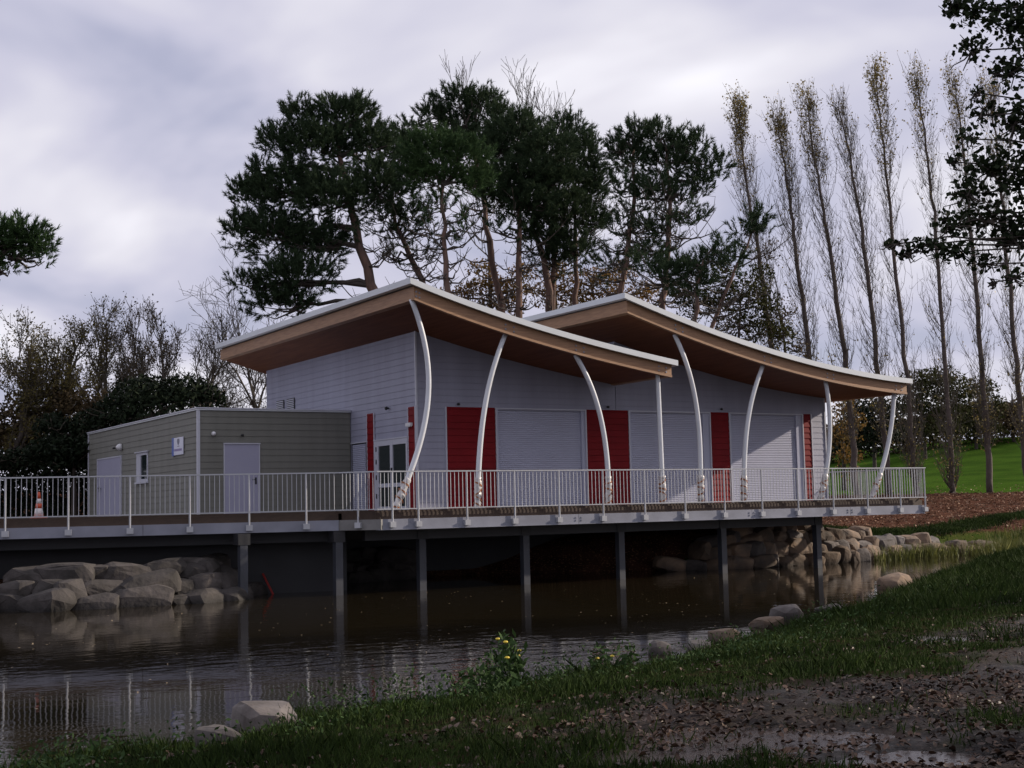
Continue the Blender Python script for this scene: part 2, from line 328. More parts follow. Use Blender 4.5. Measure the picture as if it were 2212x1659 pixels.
def ground_mat():
    m = bpy.data.materials.new('ground_soil_and_lawn'); m.use_nodes = True; t = m.node_tree; b = t.nodes['Principled BSDF']
    geo = N(t, 'ShaderNodeNewGeometry'); P = geo.outputs['Position']
    def noise(sc, det=5, off=(0, 0, 0)):
        mp_ = N(t, 'ShaderNodeMapping'); mp_.inputs['Location'].default_value = off; t.links.new(P, mp_.inputs[0])
        n = N(t, 'ShaderNodeTexNoise'); n.inputs['Scale'].default_value = sc; n.inputs['Detail'].default_value = det; t.links.new(mp_.outputs[0], n.inputs['Vector']); return n.outputs['Fac']
    def rng_(x, a, b_):
        n = N(t, 'ShaderNodeMapRange'); n.interpolation_type = 'SMOOTHSTEP'; n.inputs[1].default_value = a; n.inputs[2].default_value = b_
        t.links.new(x, n.inputs[0]); return n.outputs[0]
    def mix(f, c1, c2):
        n = N(t, 'ShaderNodeMix', data_type='RGBA')
        if isinstance(f, float): n.inputs[0].default_value = f
        else: t.links.new(f, n.inputs[0])
        for i, c in ((6, c1), (7, c2)):
            if isinstance(c, tuple): n.inputs[i].default_value = c+(1,)
            else: t.links.new(c, n.inputs[i])
        return n.outputs[2]
    at_ = N(t, 'ShaderNodeAttribute'); at_.attribute_name = 'cover'; sp = N(t, 'ShaderNodeSeparateColor'); t.links.new(at_.outputs['Color'], sp.inputs[0])
    mud = mix(rng_(noise(2.5), 0.35, 0.65), (0.030, 0.020, 0.016), (0.010, 0.007, 0.006))
    mud = mix(rng_(noise(24, 3), 0.55, 0.7), mud, (0.05, 0.034, 0.026))
    soil = mix(rng_(noise(1.3, 6, (4, 2, 0)), 0.35, 0.65), (0.085, 0.040, 0.028), (0.035, 0.019, 0.014))
    soil = mix(rng_(noise(14, 3, (1, 7, 0)), 0.56, 0.68), soil, (0.26, 0.14, 0.085))
    turf = mix(rng_(noise(5, 6), 0.35, 0.65), (0.018, 0.028, 0.009), (0.026, 0.019, 0.012))
    lawn = mix(rng_(noise(0.25, 7, (9, 3, 0)), 0.35, 0.65), (0.046, 0.092, 0.013), (0.030, 0.062, 0.010))
    lawn = mix(rng_(noise(6, 3), 0.62, 0.72), lawn, (0.085, 0.085, 0.02))
    c = mix(sp.outputs[0], mud, turf); c = mix(sp.outputs[1], c, soil); c = mix(sp.outputs[2], c, lawn)
    t.links.new(c, b.inputs['Base Color'])
    t.links.new(M(t, 'MULTIPLY', M(t, 'SUBTRACT', 1.0, M(t, 'MAXIMUM', sp.outputs[0], M(t, 'MAXIMUM', sp.outputs[1], sp.outputs[2])), True), 0.20), b.inputs['Specular IOR Level'])
    wet = rng_(noise(0.8, 4, (2, 5, 1)), 0.40, 0.62)
    ro = N(t, 'ShaderNodeMapRange'); ro.inputs[3].default_value = 0.92; ro.inputs[4].default_value = 0.55
    t.links.new(M(t, 'MULTIPLY', wet, M(t, 'SUBTRACT', 1.0, M(t, 'MAXIMUM', sp.outputs[0], M(t, 'MAXIMUM', sp.outputs[1], sp.outputs[2])), True)), ro.inputs[0])
    t.links.new(ro.outputs[0], b.inputs['Roughness'])
    bp = N(t, 'ShaderNodeBump'); bp.inputs['Strength'].default_value = 0.8; bp.inputs['Distance'].default_value = 0.06
    t.links.new(M(t, 'ADD', noise(9, 6), M(t, 'MULTIPLY', noise(40, 3), 0.3)), bp.inputs['Height']); t.links.new(bp.outputs[0], b.inputs['Normal'])
    return m
def turf_mask(u, v):
    sd = signed(u, v); nz = wob(u, v, 0.8, 2)
    return np.clip(sst(sd+nz*1.6, 6.2, 2.6)+0.85*sst(wob(u, v, 0.9, 9), -0.05, 0.6), 0, 1)*(sd > 0)
g = mk('ground', np.stack([Ug, Vg, Zg], -1).reshape(-1, 3), Fg, ground_mat(), None, True, org=np.zeros(3))
tag(g, kind='structure')
uu, vv = Ug.ravel(), Vg.ravel(); aa, dd = uv2ad(uu, vv); sdv = signed(uu, vv)
wfar = sst(vv+np.where(uu < 0, 6, 0), -3.0, 2.5)
strip = sst(sdv, 2.5, 1.6)*sst(sdv, 0.3, 1.2)
ca = g.data.color_attributes.new('cover', 'FLOAT_COLOR', 'POINT')
cv = np.zeros((len(uu), 4), np.float32); cv[:, 3] = 1
cv[:, 0] = turf_mask(uu, vv)*(1-wfar); cv[:, 1] = wfar
cv[:, 2] = np.clip(sst(dd+0.6*wob(uu, vv, 0.5, 4), 77, 81)*sst(aa, 2, 12)+0.75*strip*wfar*(uu > 17), 0, 1)
ca.data.foreach_set('color', cv.ravel())

def water_mat(name, c, bump, sc, rough=0.03):
    m = bpy.data.materials.new(name); m.use_nodes = True; t = m.node_tree; b = t.nodes['Principled BSDF']
    b.inputs['Base Color'].default_value = tuple(c)+(1,); b.inputs['Roughness'].default_value = rough; b.inputs['IOR'].default_value = 1.33
    geo = N(t, 'ShaderNodeNewGeometry')
    mp_ = N(t, 'ShaderNodeMapping'); mp_.inputs['Rotation'].default_value = (0, 0, -math.atan2(UX, UY)+math.pi/2); mp_.inputs['Scale'].default_value = (0.55, 1.0, 1.0)
    t.links.new(geo.outputs['Position'], mp_.inputs[0])
    n_ = N(t, 'ShaderNodeTexNoise'); n_.inputs['Scale'].default_value = sc; n_.inputs['Detail'].default_value = 3; t.links.new(mp_.outputs[0], n_.inputs['Vector'])
    n2 = N(t, 'ShaderNodeTexNoise'); n2.inputs['Scale'].default_value = 0.16; n2.inputs['Detail'].default_value = 3; t.links.new(geo.outputs['Position'], n2.inputs['Vector'])
    amp = N(t, 'ShaderNodeMapRange'); amp.inputs[1].default_value = 0.42; amp.inputs[2].default_value = 0.62; amp.inputs[3].default_value = 0.25; amp.inputs[4].default_value = 1.0
    t.links.new(n2.outputs['Fac'], amp.inputs[0])
    bp = N(t, 'ShaderNodeBump'); bp.inputs['Distance'].default_value = 0.022; t.links.new(M(t, 'MULTIPLY', amp.outputs[0], bump), bp.inputs['Strength'])
    t.links.new(n_.outputs['Fac'], bp.inputs['Height']); t.links.new(bp.outputs[0], b.inputs['Normal'])
    return m
wq = mk('pond_water', [(-75, -42, ZW), (34, -42, ZW), (34, 9, ZW), (-75, 9, ZW)], [(0, 1, 2, 3)], water_mat('pond_water', (0.016, 0.0122, 0.0065), 0.5, 3.2, 0.035), None, org=np.zeros(3))
tag(wq, kind='structure')
PMAT = water_mat('puddle_water', (0.060, 0.046, 0.041), 0.30, 9.0, 0.22)
for p, (ra, rd) in zip(PUD, PUD_R):
    th = np.linspace(0, 2*np.pi, 28, endpoint=False); P_ = np.array([p[0], p[1]])
    pts = [P_+(RGT[:2]*math.cos(x)*ra*1.75+FWD[:2]*math.sin(x)*rd*1.75)*rnd.uniform(0.92, 1.05) for x in th]
    pa = terrain(np.array([q[0] for q in pts]), np.array([q[1] for q in pts])); zc = float(terrain(np.array([p[0]]), np.array([p[1]]))[0])
    zl = zc+0.085; PUD_Z.append(zl)
    tag(mk('puddle', [(q[0], q[1], zl) for q in pts], [tuple(range(28))], PMAT), kind='structure')

# ------------------------------------------------------------------ pavilion
UF, VF = 1.68, 3.17
P1 = np.polyfit([0, .73, 1.55, 2.23, 3.55, 5.41, 6.95, 9.14], [6.43, 6.21, 5.97, 5.785, 5.485, 5.09, 4.81, 4.47], 3)
P2 = np.polyfit([0, 2.53, 3.9, 5.34, 7.5, 9.87, 12.16], [6.46, 5.70, 5.40, 5.08, 4.66, 4.345, 4.18], 3)
ROOFS = [(0.0, 9.14, P1), (7.36, 12.16, P2)]
def rtop(i, u): return float(np.polyval(ROOFS[i][2], u-ROOFS[i][0]))
pav = thing('pavilion', (9, 8, 0), 'white clad pavilion with red panels and two swooping timber edged roofs over the deck', 'building')
TH, TB = 0.17, 0.37
def strip_mesh(i, lo, hi, s0, s1, v0, v1, n=28):
    """slab that follows roof i: lo/hi are offsets below the roof top"""
    u0 = ROOFS[i][0]; V = []; us = np.linspace(s0, s1, n)
    for s in us:
        zt = float(np.polyval(ROOFS[i][2], s))
        V += [(u0+s, v0, zt-hi), (u0+s, v0, zt-lo), (u0+s, v1, zt-lo), (u0+s, v1, zt-hi)]
    F = []
    for a in range(n-1):
        b = a*4
        for j in range(4): F.append((b+j, b+(j+1) % 4, b+4+(j+1) % 4, b+4+j))
    F += [(3, 2, 1, 0), tuple(4*(n-1)+j for j in range(4))]
    return V, F
VB = 16.56
COLS = [[(888, 648), (905, 690), (920, 760), (925, 850), (915, 930), (893, 1000), (852, 1096)],
        [(1092, 724), (1065, 800), (1045, 890), (1035, 1000), (1031, 1098)],
        [(1243, 770), (1275, 830), (1297, 900), (1310, 980), (1314, 1040), (1314, 1093)],
        [(1421, 810), (1426, 950), (1433, 1090)],
        [(1457, 725), (1485, 790), (1504, 880), (1513, 980), (1514, 1089)],
        [(1648, 793), (1625, 860), (1613, 930), (1608, 1000), (1607, 1086)],
        [(1783, 825), (1791, 880), (1792, 950), (1786, 1010), (1772, 1083)],
        [(1931, 855), (1928, 900), (1918, 960), (1903, 1020), (1882, 1078)]]
VC = 0.30
for i, (u0, L, pf) in enumerate(ROOFS):
    rf = fixn(mk('roof', *strip_mesh(i, 0.02, 0.10, 0.02, L-0.02, 0.02, VB-0.02), MT['roofing'], pav))
    mb = MB(); mb.add(*strip_mesh(i, 0, TH, -0.10, L+0.10, -0.10, 0.0)); fixn(mb.build('fascia', MT['fascia'], rf))
    mb = MB(); mb.add(*strip_mesh(i, 0, TH, -0.10, 0.0, 0.003, VB, 2)); fixn(mb.build('fascia', MT['fascia'], rf))
    mb = MB(); mb.add(*strip_mesh(i, 0, TH, L, L+0.10, 0.003, VB, 2)); fixn(mb.build('fascia', MT['fascia'], rf))
    fixn(mk('timber_beam', *strip_mesh(i, TH-0.01, TH+TB, 0.08, L-0.05, 0.06, 0.20), MT['timber'], rf))
    fixn(mk('edge_batten', *strip_mesh(i, TH+TB-0.06, TH+TB+0.01, 0.082, L-0.052, 0.035, 0.06), MT['timber'], rf))
    fixn(mk('timber_beam', *strip_mesh(i, TH-0.01, TH+TB-0.004, 0.08, 0.22, 0.201, VB-0.1, 2), MT['timber'], rf))
    fixn(mk('timber_beam', *strip_mesh(i, TH-0.01, TH+TB-0.004, L-0.19, L-0.05, 0.201, VB-0.1, 2), MT['timber'], rf))
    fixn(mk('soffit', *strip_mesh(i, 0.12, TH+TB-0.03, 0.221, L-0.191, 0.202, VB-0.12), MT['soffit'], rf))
    # bolt plates over the column heads
    heads = [onv(c[0][0], c[0][1], VC)[0] for c in (COLS[:4] if i == 0 else COLS[4:])]
    for hu in heads:
        for du in (-0.14, 0.14):
            for dz in (TH+0.12, TH+0.25):
                s = min(max(hu+du-u0, 0.15), L-0.12); zt = float(np.polyval(pf, s))-dz
                key = 'bolt'
                if key not in _cache:
                    V, F = tube_np([(0, 0.0, 0), (0, -0.02, 0)], 0.026, 8); _cache[key] = mesh_np('bolt', V, F, MT['steel'])
                o = bpy.data.objects.new('bolt', _cache[key]); o.location = (u0+s, 0.06, zt); link(o, rf)
# wall bodies
def wall_body(i, u0, u1, v0, v1, z0=-0.3):
    us = np.linspace(u0, u1, 24); poly = [(u0, z0)]+[(u, rtop(i, u)-TH-TB+0.12) for u in us]+[(u1, z0)]
    V, F = prism(poly, 1, v0, v1); return V, F
w1 = fixn(mk('wall', *wall_body(0, UF+0.03, 9.12, VF+0.03, 15.85, 3.12), MT['white'], pav))
w2 = fixn(mk('wall', *wall_body(1, 9.15, 18.50, VF+0.03, 15.85, 3.12), MT['white'], pav))
for (wl_, x0, x1, y0, y1) in ((w1, UF+0.03, 9.12, VF+0.16, 15.85), (w2, 9.15, 18.50, VF+0.16, 15.85), (w1, UF+0.032, 2.68, VF+0.03, VF+0.159), (w2, 17.84, 18.498, VF+0.03, VF+0.159)):
    box('wall_base', (x0, y0, -0.3), (x1, y1, 3.119), MT['white'], wl_)
RH = 0.205
FEAT = [(2.70, 4.49, 'red'), (4.49, 7.90, 'sh'), (7.90, 9.64, 'red'), (9.64, 13.10, 'sh'), (13.10, 13.97, 'red'), (13.97, 17.40, 'sh'), (17.40, 17.82, 'red')]
HTOP = 3.12
def front_end(i, z, u0, u1):
    us = np.linspace(u0, u1, 200)
    ok = [u for u in us if rtop(i, u)-TH-TB+0.10 > z]
    return ok[-1] if ok else None
rows = int(6.0/RH)
for r in range(rows):
    z = -0.02+r*RH
    if z+RH*0.5 < HTOP:
        h = min(RH-0.008, HTOP-z)
        board((UF, VF+0.03, z), 2.69-UF, h, 0.016, 0, MT['white'], w1)
        board((17.83, VF+0.03, z), 18.5-17.83, h, 0.016, 0, MT['white'], w2)
    else:
        e1 = front_end(0, z, UF, 9.12)
        if e1 and e1 > UF+0.15: board((UF, VF+0.03, z), e1-UF, RH-0.008, 0.016, 0, MT['white'], w1)
        e2 = front_end(1, z, 9.14, 18.5)
        if e2 and e2 > 9.3: board((9.14, VF+0.03, z), e2-9.14, RH-0.008, 0.016, 0, MT['white'], w2)
        if z > 4.1 and z < 5.4: board((9.15, 12.0, z), 12.0-VF, RH-0.008, 0.026, -math.pi/2, MT['white'], w2)
# left facade (faces -X): boards run from back (v large) to front
def lboard(v0, v1, z, h, m, w, name='board', t=0.017, u=UF+0.03): return board((u, v1, z), v1-v0, h, t, -math.pi/2, m, w, name)
zsoff = rtop(0, UF)-TH-TB+0.08
for r in range(rows):
    z = -0.02+r*RH; h = RH-0.008
    if z > zsoff: break
    zm = z+RH*0.5
    if zm < 2.21: continue
    if zm < HTOP:
        lboard(3.72, 6.15, z, h, MT['white'], w1); lboard(6.71, 15.85, z, h, MT['white'], w1)
    else: lboard(VF+0.0, 15.85, z, h, MT['white'], w1)
# corner trims
box('corner_trim', (UF-0.012, VF-0.012, -0.02), (UF+0.045, VF+0.045, 5.49), MT['trim'], w1)
box('corner_trim', (18.47, VF-0.012, -0.02), (18.53, VF+0.05, rtop(1, 18.5)-TH-TB+0.02), MT['trim'], w2)
# red panels on the front
for (a, b, k) in FEAT:
    if k == 'red':
        pb = box('red_panel', (a+0.02, VF+0.026, -0.02), (b-0.02, VF+0.10, HTOP), MT['red'], pav)
        for r in range(int(HTOP/RH)+1):
            z = -0.02+r*RH
            if z < HTOP-0.05: board((a+0.03, VF+0.026, z), b-a-0.06, min(RH-0.008, HTOP-z), 0.03, 0, MT['red'], pb)
        for x in (a, b): box('edge_trim', (x-0.02, VF-0.02, -0.02), (x+0.02, VF+0.06, HTOP), MT['trim'], pb)
    else:
        cur = box('roller_shutter', (a+0.02, VF+0.10, -0.02), (b-0.02, VF+0.14, HTOP), MT['darksteel'], pav)
        SH = 0.062
        key = 'slat'
        if key not in _cache:
            prof = [(0, 0), (-0.35, 0.04), (-0.9, 0.3), (-1, 0.55), (-0.75, 0.85), (-0.2, 0.97), (0, 1)]
            _cache[key] = mesh_np('slat', *prism([(p[0], p[1]) for p in prof], 0, 0, 1), MT['shutter'])
        jamb = 0.30 if a > 8 else 0.16
        for r in range(int(HTOP/SH)):
            o = bpy.data.objects.new('slat', _cache[key]); o.location = (a+0.09, VF+0.10, -0.01+r*SH); o.scale = (b-a-0.09-jamb, 0.013, SH*0.96); link(o, cur)
        box('guide_rail', (a+0.022, VF+0.01, -0.02), (a+0.09, VF+0.10, HTOP), MT['shutter'], cur)
        box('guide_rail', (b-jamb, VF+0.03, -0.02), (b-0.022, VF+0.12, HTOP), MT['shutter'], cur)
        box('head_trim', (a+0.02, VF-0.01, HTOP-0.035), (b-0.02, VF+0.10, HTOP-0.002), MT['trim'], cur)
# wall bodies stand behind the shutters; left facade: red strips, shutter, glass door
def lbox(name, v0, v1, z0, z1, u0, u1, m, p): return box(name, (u0, v0, z0), (u1, v1, z1), m, p)
for (a, b) in ((VF+0.05, 3.70), (6.16, 6.70)):
    pb = lbox('red_panel', a, b, -0.02, HTOP, UF-0.005, UF+0.035, MT['red'], pav)
    for r in range(int(HTOP/RH)+1):
        z = -0.02+r*RH
        if z < HTOP-0.05: lboard(a+0.02, b-0.02, z, min(RH-0.008, HTOP-z), MT['red'], pb, t=0.022, u=UF-0.005)
    for x in (a, b): lbox('edge_trim', x-0.018, x+0.018, -0.02, HTOP, UF-0.03, UF+0.0, MT['trim'], pb)
cur = lbox('roller_shutter', 6.73, 7.93, -0.02, 2.20, UF-0.004, UF+0.03, MT['darksteel'], pav)
for r in range(int(2.18/0.062)):
    o = bpy.data.objects.new('slat', _cache['slat']); o.location = (UF-0.004, 7.85, -0.01+r*0.062); o.rotation_euler = (0, 0, -math.pi/2); o.scale = (1.02, 0.016, 0.0595); link(o, cur)
lbox('head_trim', 6.72, 7.95, 2.20, 2.235, UF-0.05, UF+0.01, MT['trim'], cur)
dr = lbox('glass_door', 3.74, 6.13, -0.02, 2.20, UF+0.0, UF+0.03, MT['black'], pav)
def dbox(name, v0, v1, z0, z1, t, m): return lbox(name, v0, v1, z0, z1, UF-t, UF-0.001, m, dr)
for (a, b) in ((3.74, 3.84), (4.78, 4.96), (5.82, 6.13)): dbox('stile', a, b, -0.02, 2.20, 0.045, MT['trim'])
for (a, b) in ((3.84, 4.78), (4.96, 5.82)):
    for (z0, z1) in ((-0.02, 0.09), (0.70, 0.82), (2.02, 2.20)): dbox('rail', a, b, z0, z1, 0.040, MT['trim'])
    dbox('pane', a, b, 0.09, 0.70, 0.012, MT['glass']); dbox('pane', a, b, 0.82, 2.02, 0.012, MT['glass'])
for z in (0.35, 0.95, 1.45, 1.85): dbox('hinge', 5.93, 5.98, z, z+0.15, 0.062, MT['black'])
dbox('handle', 4.80, 4.84, 0.92, 1.30, 0.085, MT['black'])
lbox('head_trim', 3.74, 6.14, 2.20, 2.235, UF-0.06, UF-0.0, MT['trim'], dr)
# vents
for (a, b) in ((14.0, 14.75), (12.95, 13.7)):
    vt = lbox('vent', a, b, 3.72, 4.16, UF-0.012, UF+0.02, MT['darksteel'], pav)
    for q in range(6): lbox('louvre', a+0.04, b-0.04, 3.75+q*0.068, 3.785+q*0.068, UF-0.03, UF-0.012, MT['trim'], vt)
# small fittings on the walls
def fitting(name, p, m, parent, wall='front', r=0.045, long=0.12):
    d = np.array([0, -1.0, 0]) if wall == 'front' else np.array([-1.0, 0, 0])
    p = np.array(p); mb = MB()
    mb.tube([p, p+d*long*0.35], [r*0.55, r*0.55], 8); mb.tube([p+d*long*0.35, p+d*long*0.55, p+d*long*0.9+UPZ*-r*0.3, p+d*long+UPZ*-r*0.4], [r*0.8, r, r*0.9, r*0.3], 8)
    return mb.build(name, m, parent, True)
for px, py in ((988, 873), (1311, 879), (1556, 884)): q = onv(px, py, VF); fitting('wall_spotlight', q, MT['black'], pav)
q = onu(840, 882, UF); fitting('wall_spotlight', q, MT['black'], pav, 'left', 0.055, 0.14)
q = onu(886, 917, UF-0.03); lp = MB(); lp.box((UF-0.12, q[1]-0.16, q[2]-0.05), (UF-0.028, q[1]+0.16, q[2]+0.05)); lp.box((UF-0.10, q[1]-0.13, q[2]-0.075), (UF-0.04, q[1]+0.13, q[2]-0.05)); lp.build('emergency_lamp', MT['lamp'], pav)
# columns
def smooth_path(pts, n=30):
    P = np.array(pts, float); t = np.linspace(0, 1, len(P)); k = min(4, len(P)-1); tt = np.linspace(0, 1, n)
    zs = P[:, 1]; pf = np.polyfit(zs, P[:, 0], min(4 if len(P) > 5 else 3, len(P)-1)) if len(P) > 3 else np.polyfit(zs, P[:, 0], 1)
    z = np.linspace(zs[0], zs[-1], n); return np.stack([np.polyval(pf, z), z], -1)
for ci, c in enumerate(COLS):
    uz = [onv(x, y, VC)[[0, 2]] for x, y in c]; i = 0 if ci < 4 else 1
    uz[0][1] += 0.03; uz[-1][1] = -0.02
    pth = smooth_path(uz); P = np.stack([pth[:, 0], np.full(len(pth), VC), pth[:, 1]], -1)
    zt = rtop(i, P[0, 0])-TH-TB+0.03; P[0, 2] = max(P[0, 2], zt)
    V, F = tube_np(P, np.linspace(0.072, 0.082, len(P)), 14)
    cl = mk('column', V, F, MT['column'], pav, True)
    base = MB(); base.box((P[-1, 0]-0.16, VC-0.16, -0.02), (P[-1, 0]+0.16, VC+0.16, 0.0)); base.build('base_plate', MT['steel'], cl)
    low = P[P[:, 2] < 0.86]; ext = np.array([np.interp(z, P[::-1, 2], P[::-1, 0]) for z in np.linspace(0.02, 0.85, 16)])
    zz_ = np.linspace(0.02, 0.85, 16); W = np.stack([ext, np.full(16, VC), zz_], -1)
    V, F = tube_np(W, [0.100+0.008*math.sin(q*1.1+ci*1.3)+rnd.uniform(-0.007, 0.007) for q in range(16)], 12)
    V = V+rng.normal(0, 0.008, V.shape); mk('plastic_wrap', V, F, MT['plastic'], cl, True)
    for q in range(4):
        z0 = 0.06+q*0.20+rnd.uniform(-0.03, 0.05); tl = rnd.choice((-1, 1))*rnd.uniform(0.05, 0.20); ux = float(np.interp(z0, P[::-1, 2], P[::-1, 0]))
        rv = []
        for s in range(12):
            a_ = s*2*math.pi/12; rr = 0.117
            for dz in (-0.024, 0.024): rv.append((ux+rr*math.cos(a_)*0.98, VC+rr*math.sin(a_)*0.98, z0+dz+tl*math.cos(a_)*0.5))
        ff = [(2*s, 2*((s+1) % 12), 2*((s+1) % 12)+1, 2*s+1) for s in range(12)]
        mk('tape', rv, ff, MT['tape'], cl, True)

# ------------------------------------------------------------------ annex building
UB, VBF, VBB = -3.573, 8.012, 21.83
anx = thing('annex_building', (-1, 14, 0), 'low flat roofed beige clad annex beside the white pavilion', 'building')
AH = 3.30
# wall bodies
aw = fixn(mk('wall', *prism([(UB+0.03, VBF+0.03), (UF, VBF+0.03), (UF, VBB), (UB+0.03, VBB)], 2, -0.3, AH-0.06), MT['beige'], anx))
DL, DR = -2.70, -1.555
for r in range(int(AH/0.205)+1):
    z = -0.02+r*0.205; h = min(0.197, AH-0.03-z)
    if h < 0.05: continue
    if z+0.1 < 2.2:
        board((UB+0.05, VBF+0.03, z), DL-0.03-UB-0.05, h, 0.019, 0, MT['beige'], aw); board((DR+0.03, VBF+0.03, z), UF-0.03-DR-0.03, h, 0.019, 0, MT['beige'], aw)
    else: board((UB+0.05, VBF+0.03, z), UF-0.03-UB-0.05, h, 0.019, 0, MT['beige'], aw)
    segs = [(VBF+0.03, VBB)]
    def cut(segs, a, b):
        o_ = []
        for s in segs:
            if b <= s[0] or a >= s[1]: o_.append(s)
            else:
                if a > s[0]: o_.append((s[0], a))
                if b < s[1]: o_.append((b, s[1]))
        return o_
    if z+0.1 < 2.18: segs = cut(segs, 16.9, 20.35)
    if 1.15 < z+0.1 < 2.2: segs = cut(segs, 13.5, 14.95)
    for s in segs: board((UB+0.03, s[1], z), s[1]-s[0], h, 0.019, -math.pi/2, MT['beige'], aw)
box('corner_trim', (UB-0.02, VBF-0.02, -0.02), (UB+0.07, VBF+0.07, AH-0.04), MT['trim'], aw)
box('corner_trim', (UB-0.015, VBB-0.05, -0.02), (UB+0.03, VBB+0.03, AH-0.04), MT['trim'], aw)
rf = fixn(mk('roof', *prism([(UB-0.03, VBF-0.03), (UF-0.0, VBF-0.03), (UF-0.0, VBB+0.05), (UB-0.03, VBB+0.05)], 2, AH-0.04, AH+0.01), MT['fascia'], anx))
box('coping', (UB-0.06, VBF-0.06, AH+0.01), (UF-0.01, VBF+0.12, AH+0.045), MT['trim'], rf); box('coping', (UB-0.06, VBF+0.121, AH+0.01), (UB+0.12, VBB+0.05, AH+0.045), MT['trim'], rf)
d1 = box('door', (DL, VBF-0.015, -0.02), (DR, VBF+0.03, 2.19), MT['door'], anx)
box('head_trim', (DL-0.04, VBF-0.05, 2.19), (DR+0.04, VBF+0.02, 2.225), MT['trim'], d1)
for x in (DL-0.03, DR): box('frame', (x, VBF-0.025, -0.02), (x+0.03, VBF+0.02, 2.19), MT['trim'], d1)
hb = MB(); hb.box((DR-0.14, VBF-0.035, 0.90), (DR-0.09, VBF-0.015, 1.12)); hb.tube([(DR-0.115, VBF-0.03, 1.06), (DR-0.115, VBF-0.07, 1.06), (DR-0.24, VBF-0.07, 1.05)], 0.014, 6); hb.build('handle', MT['black'], d1)
d2 = box('door', (UB-0.015, 16.93, -0.02), (UB+0.03, 20.32, 2.17), MT['door'], anx)
for y in (16.9, 20.32): box('frame', (UB-0.03, y, -0.02), (UB+0.02, y+0.05, 2.17), MT['trim'], d2)
box('frame', (UB-0.03, 16.9, 2.17), (UB+0.02, 20.37, 2.22), MT['trim'], d2)
hb = MB(); hb.box((UB-0.035, 19.95, 0.92), (UB-0.015, 20.05, 1.14)); hb.tube([(UB-0.03, 20, 1.07), (UB-0.08, 20, 1.07), (UB-0.08, 19.65, 1.06)], 0.018, 6); hb.build('handle', MT['black'], d2)
wn = box('window', (UB+0.025, 13.52, 1.16), (UB+0.05, 14.93, 2.2), MT['glass'], anx)
for (a, b, z0, z1) in ((13.52, 13.62, 1.16, 2.2), (14.40, 14.93, 1.16, 2.2), (13.62, 14.40, 1.16, 1.26), (13.62, 14.40, 2.1, 2.2)): box('frame', (UB-0.005, a, z0), (UB+0.025, b, z1), MT['trim'], wn)
box('sill', (UB-0.07, 13.48, 1.10), (UB+0.02, 14.97, 1.16), MT['trim'], wn); box('head_trim', (UB-0.06, 13.4, 2.2), (UB+0.02, 15.0, 2.235), MT['trim'], wn)
def dome(name, p, m, r, d, parent):
    p = np.array(p); d = np.array(d, float); V, F = tube_np([p, p+d*r*0.5, p+d*r*1.1, p+d*r*1.5], [r, r*1.0, r*0.75, r*0.25], 10); return mk(name, V, F, m, parent, True)
q = onv(461, 937, VBF); dome('wall_lamp', q, MT['lamp'], 0.075, (0, -1, 0), anx)
q = onv(522, 940, VBF); fitting('wall_spotlight', q, MT['black'], anx)
q = onu(262, 966, UB); dome('wall_lamp', q, MT['lamp'], 0.13, (-1, 0, 0), anx); q = onu(250, 968, UB); fitting('wall_spotlight', q, MT['black'], anx, 'left')
# sign on the annex wall
sg = thing('wall_sign', (UB-0.02, 10.0, 1.95), 'small white wall sign with a blue edge strip and grey emblem on the beige annex', 'sign')
sw = box('panel', (UB-0.030, 9.43, 1.93), (UB-0.002, 10.40, 2.50), MT['sign'], sg)
box('blue_strip', (UB-0.033, 10.401, 1.91), (UB-0.002, 10.62, 2.51), MT['signblue'], sg)
em = [(0.0, 0.10), (0.08, 0.10), (0.10, 0.02), (0.07, -0.06), (0.0, -0.11), (-0.07, -0.06), (-0.10, 0.02), (-0.08, 0.10)]
fixn(mk('emblem', *prism([(9.92+p[0]*1.3, 2.355+p[1]) for p in em], 0, UB-0.034, UB-0.0305), MT['signdk'], sg))
box('print_band', (UB-0.034, 9.55, 2.055), (UB-0.0302, 10.36, 2.13), MT['signmv'], sg); box('print_band', (UB-0.034, 9.80, 2.20), (UB-0.0302, 10.02, 2.22), MT['signdk'], sg)

# ------------------------------------------------------------------ deck
LA, LB, LC, LD = np.array([-16.5, 4.83]), np.array([-2.05, 0.57]), np.array([-1.32, -0.30]), np.array([19.75, -0.30])
deck = thing('deck', (4, 4, -0.1), 'long raised timber deck on grey steel beams standing over the pond', 'deck')
fl = fixn(mk('floor', *prism([tuple(LA+(0.05, 0.2)), tuple(LB+(0.05, 0.2)), tuple(LC+(0.1, 0.2)), (19.68, -0.1), (19.68, 15), (UF, 15.8), (UB, 21.5), (-16.5, 21)], 2, -0.08, -0.021), MT['decking'], deck))
def run(name, a, b, off, w, z0, z1, m, parent):
    a, b = np.array(a, float), np.array(b, float); d = (b-a)/np.linalg.norm(b-a); n = np.array([d[1], -d[0]])      # n points to the pond
    p = [a-n*off, b-n*off, b-n*(off+w), a-n*(off+w)]
    return fixn(mk(name, *prism([tuple(x) for x in p], 2, z0, z1), m, parent))
for (a, b) in ((LA, LB), (LB, LC), (LC, LD)):
    cut_ = 0.02
    run('edge_board', a, b, 0.16, 0.05, -0.262, -0.081, MT['decking'], deck)
L12 = np.linalg.norm(LB-LA); dirL = (LB-LA)/L12
segl = [0, 5.0, 9.9, L12]
for a, b in zip(segl[:-1], segl[1:]): run('steel_beam', LA+dirL*(a+0.006), LA+dirL*(b-0.006), 0.06, 0.12, -0.545, -0.262, MT['steel'], deck)
run('concrete_infill', LB+(-0.06, 0.07), LC+(0.05, -0.06), 0.075, 0.2, -0.545, -0.262, MT['concrete'], deck)
su = [-1.28, 5.25, 11.9, 16.2, 19.75]
